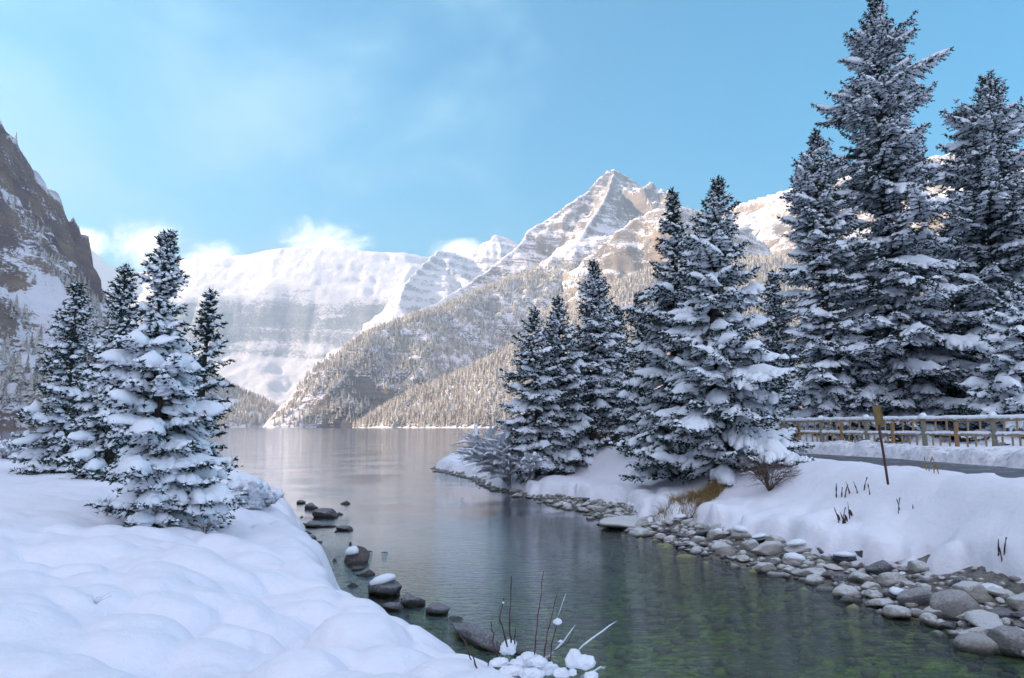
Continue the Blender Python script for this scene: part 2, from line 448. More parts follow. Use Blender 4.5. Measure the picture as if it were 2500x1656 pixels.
# ------------------------------------------------------------------ far conifers and forests
def mat_far_conifer():
    m, t, p, _ = new_mat('frosted conifer')
    g = geo(t)
    sp = t.new('ShaderNodeSeparateXYZ'); t.put(sp.inputs[0], g.outputs['True Normal'])
    oi = t.new('ShaderNodeObjectInfo')
    n = t.noise(g.outputs['Position'], 0.55, 3, 0.7)
    k = t.math('ADD', t.math('MULTIPLY', sp.outputs[2], 0.55), t.math('MULTIPLY', t.math('SUBTRACT', n, 0.5), 1.3))
    k = t.math('ADD', k, t.math('MULTIPLY', t.math('SUBTRACT', oi.outputs['Random'], 0.5), 0.35))
    f = t.ramp(k, -0.26, 0.38, 0.06, 1.0)
    setin(t, p, Base_Color=t.mix(f, (0.07, 0.06, 0.055), (0.74, 0.68, 0.62)), Roughness=0.95)
    return m


M_far = mat_far_conifer()


def far_conifer_mesh(name, seed, slim):
    rg = np.random.default_rng(seed); V = []; Fc = []
    tiers = 8; n = 9
    for k in range(tiers):
        u = k / tiers
        zb = 0.04 + 0.90 * u; r = slim * (1 - u) ** 0.85 * rg.uniform(0.8, 1.2) + 0.012
        zt = min(zb + 0.26 * (1 - 0.45 * u), 1.0)
        b = len(V); V.append((0.006 * rg.normal(), 0.006 * rg.normal(), zt)); ph = rg.uniform(0, 6)
        for i in range(n):
            a = ph + 2 * math.pi * i / n; q = r * (1.12 if i % 2 else 0.6) * rg.uniform(0.8, 1.15)
            V.append((q * math.cos(a), q * math.sin(a), zb - (0.02 if i % 2 else -0.035) * rg.uniform(0.5, 1.5)))
        for i in range(n): Fc.append((b, b + 1 + i, b + 1 + (i + 1) % n))
    return mesh_data(name, V, [Fc], M_far, False)


def plantable(key, spacing, test, seed, x_range=None, y_range=None):
    x0, y0, sx, sy, H = HEIGHTS[key]
    rg = np.random.default_rng(seed)
    xa, xb = x_range; ya, yb = y_range
    gx, gy = np.meshgrid(np.arange(xa, xb, spacing), np.arange(ya, yb, spacing))
    x = (gx + rg.uniform(-0.5, 0.5, gx.shape) * spacing).ravel(); y = (gy + rg.uniform(-0.5, 0.5, gy.shape) * spacing).ravel()
    z, dx_, dy_ = height_at(key, x, y)
    ok = (z > 0.6) & test(x, y, z, np.hypot(dx_, dy_), rg.random(x.size))
    return np.column_stack([x, y, z - 0.4])[ok], rg


def forest(name, pts, hs, sources, label_kind='stuff'):
    me = bpy.data.meshes.new(name); me.vertices.add(len(pts)); me.vertices.foreach_set('co', pts.astype(np.float32).ravel())
    rg = np.random.default_rng(len(pts))
    for k, a in (('tall', hs), ('turn', rg.uniform(0, 6.28, len(pts))), ('sort', rg.integers(0, len(sources), len(pts)).astype(float))):
        at = me.attributes.new(k, 'FLOAT', 'POINT'); at.data.foreach_set('value', a.astype(np.float32))
    o = tag(obj(name, me), kind='stuff')
    ng = bpy.data.node_groups.new(name + ' planting', 'GeometryNodeTree')
    ng.interface.new_socket('Geometry', in_out='INPUT', socket_type='NodeSocketGeometry')
    ng.interface.new_socket('Geometry', in_out='OUTPUT', socket_type='NodeSocketGeometry')
    N, L_ = ng.nodes, ng.links
    gi = N.new('NodeGroupInput'); go = N.new('NodeGroupOutput'); jn = N.new('GeometryNodeJoinGeometry')
    def attr(k):
        a = N.new('GeometryNodeInputNamedAttribute'); a.data_type = 'FLOAT'; a.inputs[0].default_value = k; return a.outputs[0]
    for i, src in enumerate(sources):
        ip = N.new('GeometryNodeInstanceOnPoints'); oi = N.new('GeometryNodeObjectInfo'); oi.inputs[0].default_value = src
        oi.transform_space = 'ORIGINAL'
        cmpn = N.new('FunctionNodeCompare'); cmpn.data_type = 'FLOAT'; cmpn.operation = 'EQUAL'
        L_.new(attr('sort'), cmpn.inputs[0]); cmpn.inputs[1].default_value = i; cmpn.inputs['Epsilon'].default_value = 0.1
        cx = N.new('ShaderNodeCombineXYZ'); L_.new(attr('turn'), cx.inputs[2])
        L_.new(gi.outputs[0], ip.inputs['Points']); L_.new(cmpn.outputs[0], ip.inputs['Selection']); L_.new(oi.outputs['Geometry'], ip.inputs['Instance'])
        L_.new(cx.outputs[0], ip.inputs['Rotation']); L_.new(attr('tall'), ip.inputs['Scale'])
        L_.new(ip.outputs[0], jn.inputs[0])
    L_.new(jn.outputs[0], go.inputs[0])
    md = o.modifiers.new('planting', 'NODES'); md.node_group = ng
    return o


FAR = [far_conifer_mesh('conifer', 100 + i, s) for i, s in enumerate((0.19, 0.22, 0.165, 0.20))]
rgf = np.random.default_rng(5)


def dist_px(x, y, z):
    u = x / y; return CX + u * F


# front row of conifers, one by one, along the far shore
row = []
def shore_row(key, n, px0, px1, Y0, Y1, jit):
    cnt = 0
    for i in range(n * 6):
        if cnt >= n: break
        px = rgf.uniform(px0, px1); ys = np.linspace(Y0, Y1, 160)
        xs = (px - CX) / F * ys
        z, _, _ = height_at(key, xs, ys)
        hit = np.argmax(z > 1.2)
        if z[hit] <= 1.2: continue
        Y = ys[hit] + rgf.uniform(2, jit); X = (px - CX) / F * Y
        zz, gx_, gy_ = height_at(key, np.array([X]), np.array([Y]))
        if zz[0] < 0.8 or zz[0] > 60: continue
        row.append((X, Y, zz[0] - 0.4, rgf.uniform(13, 25))); cnt += 1


F_KEY, MAIN_KEY, L2_KEY, L_KEY, C_KEY, D_KEY = 'slope', 'main', 'foot', 'left', 'warm', 'range'
shore_row(F_KEY, 120, 892, 1330, 700, 1640, 22)
shore_row(MAIN_KEY, 46, 716, 890, 1350, 1750, 26)
shore_row(L2_KEY, 24, 545, 715, 1500, 1950, 25)
shore_row(L_KEY, 30, -40, 120, 240, 900, 14)
first = []
for i, (X, Y, z, h) in enumerate(row):
    me = FAR[i % 4]
    o = obj('conifer', me, loc=(X, Y, z)); o.scale = (h, h, h); o.rotation_euler[2] = rgf.uniform(0, 6.28)
    if X < -0.45 * Y: lab, g_ = 'frosted dark conifer at the foot of the left cliff by the lake', 'conifers under the left cliff'
    elif X < -0.30 * Y: lab, g_ = 'small conifer on the shore left of the valley mouth', 'conifers at the valley mouth'
    elif X < -0.199 * Y: lab, g_ = 'frosted conifer on the far shore below the brown rock buttress', 'conifers below the rock buttress'
    else: lab, g_ = 'sunlit frosted conifer in the front row along the far right shore', 'conifers along the far right shore'
    tag(o, lab, 'tree', g_); first.append(o)
SRC = first[:4]


def open_patch(x, y, s, seed, lim): return fbm(x / s, y / s, oct=4, seed=seed) > lim


def test_F(x, y, z, sl, rnd): return (sl < 1.6) & (rnd < 0.97) & (x / y > -0.24)
pF, rg = plantable(F_KEY, 6.0, test_F, 1, (-330, 1500), (640, 2000))
forest('forest', pF, rg.uniform(10, 20, len(pF)), SRC)


def side_of(x, y, P):
    """signed side: positive on the right hand (camera side) of the ridge line"""
    best = np.full(x.shape, 1e18); sgn = np.zeros(x.shape)
    for a, b in zip(P[:-1], P[1:]):
        d = b[:2] - a[:2]; L_ = d @ d
        t = np.clip(((x - a[0]) * d[0] + (y - a[1]) * d[1]) / L_, 0, 1)
        r = (x - a[0] - t * d[0]) ** 2 + (y - a[1] - t * d[1]) ** 2
        c = (x - a[0]) * d[1] - (y - a[1]) * d[0]
        m = r < best; best = np.where(m, r, best); sgn = np.where(m, np.sign(c), sgn)
    return sgn * np.sqrt(best)


def test_main(x, y, z, sl, rnd):
    s = side_of(x, y, B)
    crest = s > -45 - 40 * rnd
    bx, by, bz = ray(890, 985, 1545)
    butt = np.exp(-(((x - bx) / 90) ** 2 + ((y - by) / 120) ** 2))
    open_ = fbm(x / 120, y / 190, oct=4, seed=31) > 0.26
    high = z < 470 + 60 * rnd
    return crest & high & (sl < 1.9) & ~(open_ & (rnd > 0.22)) & (rnd > butt * 0.75 * (sl > 0.8))
pM, rg = plantable(MAIN_KEY, 6.3, test_main, 2, (-560, 900), (1200, 2800))
forest('forest', pM, rg.uniform(10, 19, len(pM)), SRC)


def test_C(x, y, z, sl, rnd): return (sl < 1.3) & (rnd < 0.8) & (fbm(x / 90, y / 90, oct=3, seed=12) > -0.1)
pC, rg = plantable(C_KEY, 7.5, test_C, 3, (150, 1000), (1700, 2500))
forest('forest', pC, rg.uniform(9, 17, len(pC)), SRC)


def test_L(x, y, z, sl, rnd):
    a = np.array(ray(-30, 640, 700)); b = np.array(ray(150, 800, 760))
    r, _ = seg_dist(x, y, np.array([[a[0], a[1], 0], [b[0], b[1], 0]]))
    zone = (z < 165 + 30 * rnd) | ((sl < 1.15) & (rnd < 0.35) & (z < 420))
    return zone & (r > 14) & (sl < 2.4) & ~(fbm(x / 70, y / 40, oct=3, seed=14) > 0.30)
pL, rg = plantable(L_KEY, 6.0, test_L, 4, (-900, -90), (150, 1300))
forest('forest', pL, rg.uniform(8, 16, len(pL)), SRC)


def test_L2(x, y, z, sl, rnd): return (rnd < 0.9) & ~(fbm(x / 120, y / 60, oct=3, seed=15) > 0.22)
pL2, rg = plantable(L2_KEY, 6.5, test_L2, 5, (-1300, -400), (1550, 2100))
forest('forest', pL2, rg.uniform(10, 20, len(pL2)), SRC)
print('FOREST', len(pF), len(pM), len(pC), len(pL), len(pL2), 'row', len(row))
# ------------------------------------------------------------------ near banks
def w2(pts, z=0.0): return np.array([onz(px, py, z) for px, py in pts], float)


RW = w2([(2900, 1780), (2650, 1670), (2500, 1606), (2453, 1596), (2367, 1570), (2307, 1538), (2247, 1521), (2169, 1502), (2117, 1478), (2044, 1452), (1992, 1428), (1889, 1404), (1812, 1388), (1758, 1371),
         (1691, 1350), (1623, 1327), (1589, 1308), (1525, 1300), (1454, 1266), (1430, 1251), (1353, 1238), (1312, 1222), (1262, 1211), (1234, 1204), (1180, 1192), (1150, 1172), (1100, 1160), (1060, 1152), (1046, 1144),
         (1075, 1128), (1125, 1113), (1215, 1100), (1330, 1092), (1500, 1086), (1700, 1080)])
RIGHT = np.vstack([RW, [(60, 150), (160, 190), (400, 300), (400, -20), (9.0, -20), (8.2, -4), (7.4, 2.5)]])
LW = np.array([onz(px, py, z * 1.55) for px, py, z in [(-900, 1100, 0), (-300, 1098, 0), (0, 1099, 0), (200, 1106, 0), (380, 1120, 0), (480, 1140, 0), (560, 1158, 0.1), (640, 1182, 0.2), (690, 1205, 0.3), (722, 1228, 0.35), (740, 1254, 0.4),
         (762, 1286, 0.42), (800, 1326, 0.45), (838, 1362, 0.45), (872, 1412, 0.48), (905, 1452, 0.5), (960, 1494, 0.5), (1040, 1510, 0.5), (1085, 1535, 0.5), (1120, 1566, 0.5), (1200, 1606, 0.5), (1280, 1632, 0.5), (1360, 1662, 0.5)]], float)
LEFT = np.vstack([[(-400, 120)], LW, [(1.05, 6.0), (1.9, 4.6), (2.9, 2.6), (3.8, -0.5), (5.0, -20), (-400, -20)]])


def signed(X, Y, P):
    r, _ = seg_dist(X, Y, np.vstack([P, P[:1]]))
    return np.where(inside(X, Y, P), r, -r)


def worley(X, Y, cell, seed, rlo=0.55, rhi=1.0):
    """rounded pillows, one per jittered cell: 0..1 high"""
    gx = np.floor(X / cell).astype(np.int64); gy = np.floor(Y / cell).astype(np.int64)
    out = np.zeros(X.shape)
    for i in (-1, 0, 1):
        for j in (-1, 0, 1):
            cx = gx + i; cy = gy + j; zz = cx * 0
            px_ = (cx + _h(cx, cy, zz, seed)) * cell; py_ = (cy + _h(cx, cy, zz + 1, seed)) * cell
            r = cell * (rlo + (rhi - rlo) * _h(cx, cy, zz + 2, seed)); hh = 0.45 + 0.55 * _h(cx, cy, zz + 3, seed)
            an = _h(cx, cy, zz + 4, seed) * 3.14; el = 0.7 + 0.6 * _h(cx, cy, zz + 5, seed)
            ax = (X - px_) * np.cos(an) + (Y - py_) * np.sin(an); ay = -(X - px_) * np.sin(an) + (Y - py_) * np.cos(an)
            d2 = (ax * ax / el + ay * ay * el) / (r * r)
            out = np.maximum(out, hh * np.sqrt(np.clip(1 - d2, 0, 1)) * np.clip(1.15 - 0.5 * d2, 0, 1))
    return out


PATH_Z = 1.97
PATH = np.array([(9.6, -10), (10.6, 4), (11.35, 14), (11.1, 20), (10.9, 24.5), (9.6, 29.5), (6.5, 36), (2, 46)], float)
FENCE = np.array([ray(px, 1041, d)[:2] for px, d in ((2960, 19.6), (2770, 21.2), (2600, 23.0), (2425, 25.0), (2255, 27.2), (2115, 29.7), (2005, 32.5), (1908, 36.0))], float)


def PATHX(Y): return np.interp(Y, PATH[:, 1], PATH[:, 0])


def path_dist(X, Y): return seg_dist(X, Y, np.column_stack([PATH, np.zeros(len(PATH))]))[0]


def bed_height(X, Y):
    sr = signed(X, Y, RIGHT); sl = signed(X, Y, LEFT)
    wob = 0.12 * fbm(X / 0.9, Y / 0.9, oct=3, seed=3)
    water = np.minimum(-sr, -sl)
    z = -(0.03 + 0.26 * np.clip(water, 0, 2.2) + 0.10 * np.clip(water - 2.2, 0, 60)) + 0.05 * fbm(X / 0.5, Y / 0.5, oct=3, seed=6)
    plat = 0.62 + 0.95 * sstep(4.5, 8.6, X + 0.02 * Y) * (1 - 0.35 * sstep(38, 60, Y))
    s = np.clip(sr + wob, 0, None)
    zr = 0.30 * sstep(0, 1.7, s) + (plat - 0.30) * sstep(1.0, 5.6, s)
    zl = 0.34 * sstep(0, 0.9, np.clip(sl + wob, 0, None)) + 0.85 * sstep(0.3, 6.0, sl) - 0.25 * sstep(25, 45, Y) * (sl > 0)
    pdd = path_dist(X, Y); kp = sstep(4.2, 1.9, pdd) if False else 1 - sstep(1.9, 4.2, pdd)
    kp = kp * sstep(1.2, 3.8, sr)
    zr = np.where(sr > 0.6, zr * (1 - kp) + (PATH_Z - 0.07) * kp, zr)
    right = X > PATHX(Y)
    zr = np.where(right & (sr > 1), np.maximum(zr, PATH_Z - 0.07 + 0.02 * (pdd > 2)), zr)
    z = np.where(sr > 0, zr, z); z = np.where(sl > 0, zl, z)
    return z, sr, sl


def snow_height(X, Y):
    z, sr, sl = bed_height(X, Y)
    big = fbm(X / 3.4, Y / 3.4, oct=3, seed=12)
    # right bank: lobes of snow over the stones, smoother up the slope, cleared on the path
    near = np.clip(1.0 - (Y - 20) / 60, 0.35, 1)
    band = (1.42 + 0.30 * sstep(2, 9, X)) * np.where(Y > 30, 0.55, 1.0) * np.where(Y > 20, 0.85, 1.0)
    lobR = worley(X, Y, 0.62, 41); lob2 = worley(X, Y, 1.15, 42)
    e = np.where(sr > 2.6, np.maximum(sr - 2.4, 0.3), 0) + sr * 0 + sr - band + 0.62 * (lobR - 0.42) + 0.45 * fbm(X / 1.7, Y / 1.7, oct=3, seed=14)
    inner = sstep(0.6, 3.0, e)
    lump = (0.24 * lobR + 0.20 * lob2) * (1 - 0.66 * inner * sstep(1.5, 3.5, path_dist(X, Y)) - 0.2 * inner) + 0.16 * worley(X, Y, 1.3, 43) * inner * sstep(2.2, 4.5, path_dist(X, Y)) + 0.05 * worley(X, Y, 0.55, 45) * inner * sstep(1.8, 3.2, path_dist(X, Y)) + 0.05 * big
    lump += 0.16 * worley(X, Y, 0.8, 44) * sstep(34, 40, Y) * inner
    tr = 0.19 * np.sqrt(np.clip(e / 0.42, 0, 1)) + lump * sstep(0, 0.35, e)
    tr = np.where(e > 0, tr, -0.35)
    pd = path_dist(X, Y)
    c = pd - 1.55 + 0.16 * fbm(X / 0.5, Y / 0.5, oct=3, seed=19) + 0.12 * fbm(X / 1.9, Y / 1.9, oct=2, seed=20)
    berm = 0.20 * np.exp(-((pd - 2.35) / 0.55) ** 2) * (0.6 + 0.5 * fbm(X / 0.45, Y / 0.45, oct=4, seed=22)) * (X > PATHX(Y))
    pk = sstep(0.0, 0.45, c)
    tr = np.where((tr > 0) & (X < PATHX(Y)), tr * (0.38 + 0.62 * sstep(1.6, 4.6, pd)), tr)
    tr = np.where((sr > 0) & (c < 0.5), np.minimum(tr, -0.10 + (0.28 + np.clip(tr, 0, 1)) * np.sqrt(pk)), tr) + np.where(sr > 3, berm * pk, 0)
    # left bank: deep pillows over boulders
    l1 = worley(X, Y, 1.25, 51, 0.6, 1.05); l2 = worley(X, Y, 0.62, 52); l3 = worley(X, Y, 2.4, 53, 0.6, 1.0)
    shore = 1 - sstep(2.0, 7.5, sl)
    eL = sl + 0.05 + 0.40 * (l2 - 0.45) + 0.15 * fbm(X / 1.5, Y / 1.5, oct=2, seed=16)
    lmp = 0.25 * l1 * (0.30 + 0.70 * shore) + 0.26 * l2 * shore * np.clip(1.1 - Y / 50, 0.3, 1) + 0.27 * l3 * (0.45 + 0.3 * shore) + 0.10 * big
    lmp += 0.07 * worley(X, Y, 0.75, 54, 0.7, 1.2) * (1 - 0.6 * shore) + 0.035 * fbm(X / 0.38, Y / 0.38, oct=4, seed=55, gain=0.6)
    tl = 0.22 * np.sqrt(np.clip(eL / 0.45, 0, 1)) + lmp * sstep(0, 0.6, eL)
    tl = np.where(eL > 0, tl, -0.35)
    t = np.where(sl > -0.6, tl, tr)
    return z + t, t, sr, sl, pd




def mat_bank():
    m, t, p, _ = new_mat('river bed and bank gravel')
    pos = geo(t).outputs['Position']
    sp = t.new('ShaderNodeSeparateXYZ'); t.put(sp.inputs[0], pos)
    vor = t.new('ShaderNodeTexVoronoi', feature='F1'); t.put(vor.inputs['Vector'], pos); vor.inputs['Scale'].default_value = 4.5; vor.inputs['Randomness'].default_value = 1
    vor2 = t.new('ShaderNodeTexVoronoi', feature='F1'); t.put(vor2.inputs['Vector'], pos); vor2.inputs['Scale'].default_value = 16
    n = t.noise(pos, 0.85, 5, 0.6); n2 = t.noise(pos, 6, 4, 0.6)
    hsv = t.new('ShaderNodeSeparateColor'); t.put(hsv.inputs[0], vor.outputs['Color'])
    base = t.mix(hsv.outputs[0], (0.13, 0.12, 0.08), (0.30, 0.28, 0.19))
    base = t.mix(t.ramp(vor.outputs['Distance'], 0.08, 0.17), base, (0.13, 0.13, 0.08))
    dry = t.mix(t.ramp(n2, 0.3, 0.7), (0.12, 0.11, 0.10), (0.24, 0.22, 0.20))
    weed = t.mix(t.ramp(n2, 0.35, 0.65), (0.06, 0.17, 0.012), (0.40, 0.44, 0.05))
    under = t.mix(t.ramp(t.math('ADD', n, t.math('MULTIPLY', n2, 0.25)), 0.46, 0.74, 0.0, 0.95), base, weed)
    c = t.mix(t.ramp(sp.outputs[2], -0.10, 0.03), under, dry)
    setin(t, p, Base_Color=c, Roughness=0.8)
    bump(t, p, t.math('ADD', t.math('MULTIPLY', vor.outputs['Distance'], -2.0), t.math('MULTIPLY', vor2.outputs['Distance'], -0.8)), 0.7, 0.06)
    return m


M_bank = mat_bank()
M_snow_bank = mat_snow('bank snow', dirty=True)


def polar_grid(a0, a1, na, r0, r1, nr, power=1.0):
    """rows get wider apart with distance so that near ground carries the fine relief"""
    t = np.linspace(0, 1, nr); R = r0 * (r1 / r0) ** (t ** power)
    A = np.linspace(math.radians(a0), math.radians(a1), na)
    RR, AA = np.meshgrid(R, A, indexing='ij')
    return RR * np.sin(AA), RR * np.cos(AA)


X, Y = polar_grid(-56, 56, 420, 3.0, 160.0, 470)
Zs, T, sr, sl, pd = snow_height(X, Y)
Zb, _, _ = bed_height(X, Y)
f = grid_faces(*X.shape)
keep = (T.ravel()[f] > -0.2).any(1) & (Zs.ravel()[f] > -0.25).any(1); fs = f[keep][:, ::-1]
used = np.unique(fs); remap = np.full(X.size, -1); remap[used] = np.arange(len(used))
dirt = (np.exp(-((pd - 2.2) / 0.7) ** 2) * (X > PATHX(Y)) * (sr > 3)).ravel()[used]
bank = tag(obj('riverbank', mesh_data('riverbank', np.zeros((3, 3)), [[(0, 1, 2)]], M_bank)), kind='structure')
Xb, Yb = polar_grid(-60, 60, 260, 2.5, 200.0, 260)
Zbb, sB, sLB = bed_height(Xb, Yb)
bank.data = mesh_data('riverbank', np.stack([Xb, Yb, Zbb], -1).reshape(-1, 3), [grid_faces(*Xb.shape)[:, ::-1]], M_bank, True)
snow_cover = tag(obj('snow_ground', mesh_data('snow_ground', np.stack([X, Y, Zs], -1).reshape(-1, 3)[used], [remap[fs]], M_snow_bank, True, attrs={'dirt': dirt})), kind='structure')
# land further to the sides and behind the camera, out of the fine sheet
def coarse(name, x0, x1, y0, y1, step):
    gx, gy = np.meshgrid(np.arange(x0, x1 + 1, step), np.arange(y0, y1 + 1, step))
    zs, tt, a, b, c = snow_height(gx, gy)
    ang = np.degrees(np.arctan2(gx, gy)); rr = np.hypot(gx, gy)
    hole = (np.abs(ang) < 55) & (rr < 155) & (rr > 3.3)
    ff = grid_faces(*gx.shape); kk = ~hole.ravel()[ff].all(1) & (zs.ravel()[ff] > -0.3).any(1)
    zz = np.where(hole, zs - 0.12, zs - 0.02)
    return tag(obj(name, mesh_data(name, np.stack([gx, gy, zz], -1).reshape(-1, 3), [ff[kk]], M_snow, True)), kind='structure')
coarse('snow_ground', -320, 360, -60, 260, 3.0)
# lake bed
lb = tag(obj('lake_bed', mesh_data('lake_bed', [(-3700, -1100, -7.5), (3550, -1100, -7.5), (3550, 5300, -7.5), (-3700, 5300, -7.5)], [[(0, 1, 2, 3)]], M_bank, False)), kind='structure')

# --- asphalt path
def mat_asphalt():
    m, t, p, _ = new_mat('damp asphalt')
    pos = geo(t).outputs['Position']
    n = t.noise(pos, 1.3, 4, 0.6); g_ = t.noise(pos, 120, 2, 0.7)
    c = t.mix(n, (0.085, 0.085, 0.095), (0.15, 0.15, 0.165))
    c = t.mix(t.ramp(g_, 0.45, 0.7, 0, 0.35), c, (0.22, 0.22, 0.24))
    c = t.mix(t.ramp(t.noise(pos, 2.4, 6, 0.75), 0.56, 0.68, 0, 0.75), c, (0.66, 0.69, 0.76))
    setin(t, p, Base_Color=c, Roughness=t.ramp(n, 0.3, 0.7, 0.35, 0.8)); bump(t, p, g_, 0.4, 0.01)
    return m
nP = 90; tt_ = np.linspace(0, 1, nP); yy = -10 + 56 * tt_; xx = PATHX(yy)
for _ in range(6): xx[1:-1] = (xx[:-2] + xx[1:-1] * 2 + xx[2:]) / 4
nx_ = np.gradient(xx); ny_ = np.gradient(yy); ln = np.hypot(nx_, ny_)
V = [];
for off in (-2.25, -2.0, -1, 0, 1, 2.0, 2.25):
    V.append(np.column_stack([xx - ny_ / ln * off, yy + nx_ / ln * off, np.full(nP, PATH_Z - 0.012 * abs(off) - (1.1 if abs(off) > 2.1 else 0))]))
V = np.concatenate(V); Mm = len(V)
tag(obj('path', mesh_data('path', V, [grid_faces(7, nP)], mat_asphalt(), True)), kind='structure')

# ------------------------------------------------------------------ water
def mat_water():
    m = bpy.data.materials.new('lake water'); m.use_nodes = True; t = NT(m.node_tree); t.n.clear()
    out = t.new('ShaderNodeOutputMaterial')
    pos = geo(t).outputs['Position']
    sp = t.new('ShaderNodeSeparateXYZ'); t.put(sp.inputs[0], pos)
    far = t.ramp(sp.outputs[1], 18, 70)
    w1 = t.noise(t.mapping(pos, (1.0, 3.0, 1), (0, 0, math.radians(12))), 2.6, 4, 0.62, dist=0.5)
    w2_ = t.noise(t.mapping(pos, (1.0, 2.2, 1), (0, 0, math.radians(-24))), 9.0, 3, 0.6, dist=0.8)
    w3 = t.noise(t.mapping(pos, (0.4, 1.4, 1)), 0.5, 3, 0.6)
    calm = t.ramp(t.noise(pos, 0.16, 3, 0.6), 0.40, 0.62, 0.25, 1.0)
    h = t.math('ADD', t.math('MULTIPLY', w1, 0.034), t.math('MULTIPLY', w2_, 0.010))
    h = t.math('MULTIPLY', h, t.math('ADD', calm, t.ramp(sp.outputs[1], 26, 10, 0.0, 1.5)))
    b = t.new('ShaderNodeBump'); b.inputs['Strength'].default_value = 0.55; b.inputs['Distance'].default_value = 1.0
    t.put(b.inputs['Height'], h)
    gl = t.new('ShaderNodeBsdfGlossy'); t.put(gl.inputs['Roughness'], t.ramp(sp.outputs[1], 8, 200, 0.02, 0.09)); t.l.new(b.outputs[0], gl.inputs['Normal'])
    gl.inputs['Color'].default_value = (0.97, 0.97, 1, 1)
    tr = t.new('ShaderNodeBsdfTransparent'); tr.inputs[0].default_value = (0.66, 0.82, 0.62, 1)
    deep = t.new('ShaderNodeBsdfDiffuse'); deep.inputs[0].default_value = (0.060, 0.072, 0.095, 1)
    body = t.new('ShaderNodeMixShader'); t.put(body.inputs[0], t.ramp(sp.outputs[1], 12, 50, 0.0, 1.0))
    t.l.new(tr.outputs[0], body.inputs[1]); t.l.new(deep.outputs[0], body.inputs[2])
    fr = t.new('ShaderNodeFresnel'); fr.inputs[0].default_value = 1.5; t.l.new(b.outputs[0], fr.inputs['Normal'])
    mx = t.new('ShaderNodeMixShader'); t.put(mx.inputs[0], t.math('ADD', t.math('MULTIPLY', fr.outputs[0], t.ramp(sp.outputs[1], 9, 20, 0.85, 1.55)), 0.02, clamp=True))
    t.l.new(body.outputs[0], mx.inputs[1]); t.l.new(gl.outputs[0], mx.inputs[2]); t.l.new(mx.outputs[0], out.inputs[0])
    return m
tag(obj('lake', mesh_data('lake', [(-3700, -1100, 0), (3550, -1100, 0), (3550, 5300, 0), (-3700, 5300, 0)], [[(0, 1, 2, 3)]], mat_water(), False)), kind='structure')


def ground_z(x, y):
    z = snow_height(np.array([[float(x)]]), np.array([[float(y)]]))[0]
    return float(z[0, 0])


def at_px(px, py, lift=0.0):
    ks = np.geomspace(3.5, 120, 500); r1 = np.array(ray(px, py, 1.0)); xs = r1[0] * ks; zs = CAMH + (r1[2] - CAMH) * ks
    g_ = snow_height(xs[None], ks[None])[0][0]; hit = np.nonzero(g_ + lift >= zs)[0]
    i = hit[0] if len(hit) else 120
    return (float(xs[i]), float(ks[i]), float(g_[i]))


def at_px_slow(px, py, lift=0.0):
    """point of the snow surface seen at a photograph pixel"""
    best = None
    for k in np.geomspace(3.5, 120, 420):
        x, y, z = ray(px, py, k)
        if ground_z(x, y) + lift >= z: return (x, y, ground_z(x, y))
    return (x, y, 0.5)
# ------------------------------------------------------------------ snow-laden spruces
def mat_needles():
    m, t, p, _ = new_mat('spruce needles')
    pos = geo(t).outputs['Position']; n = t.noise(pos, 2.2, 4, 0.65)
    oi = t.new('ShaderNodeObjectInfo')
    c = t.mix(n, (0.007, 0.021, 0.019), (0.026, 0.056, 0.044))
    c = t.mix(t.ramp(t.noise(pos, 14, 3, 0.6), 0.55, 0.75, 0, 0.6), c, (0.20, 0.23, 0.26))
    setin(t, p, Base_Color=c, Roughness=0.75); return m


def mat_bark():
    m, t, p, _ = new_mat('spruce bark')
    pos = geo(t).outputs['Position']; n = t.noise(t.mapping(pos, (1, 1, 0.25)), 22, 4, 0.7)
    c = t.mix(n, (0.035, 0.026, 0.022), (0.12, 0.095, 0.08))
    setin(t, p, Base_Color=c, Roughness=0.95); bump(t, p, n, 0.8, 0.02); return m


M_needle, M_bark, M_pad = mat_needles(), mat_bark(), mat_snow('branch snow', c1=(0.86, 0.885, 0.94), c2=(0.83, 0.865, 0.93))


def tubes(P, R, n=5):
    """tubes along polylines P (N,S,3) with radii R (N,S): verts, quads"""
    N_, S_, _ = P.shape
    T = np.gradient(P, axis=1); T /= np.linalg.norm(T, axis=2, keepdims=True) + 1e-9
    up = np.where(np.abs(T[..., 2:3]) > 0.9, np.array([1.0, 0, 0]), np.array([0, 0, 1.0]))
    A_ = np.cross(T, up); A_ /= np.linalg.norm(A_, axis=2, keepdims=True) + 1e-9
    B_ = np.cross(A_, T)
    a = np.arange(n) * 2 * np.pi / n
    V = P[:, :, None, :] + R[:, :, None, None] * (np.cos(a)[None, None, :, None] * A_[:, :, None, :] + np.sin(a)[None, None, :, None] * B_[:, :, None, :])
    base = (np.arange(N_) * S_ * n)[:, None, None]; i = np.arange(S_ - 1)[None, :, None]; k = np.arange(n)[None, None, :]
    q = np.stack([base + i * n + k, base + i * n + (k + 1) % n, base + (i + 1) * n + (k + 1) % n, base + (i + 1) * n + k], -1).reshape(-1, 4)
    return V.reshape(-1, 3), q


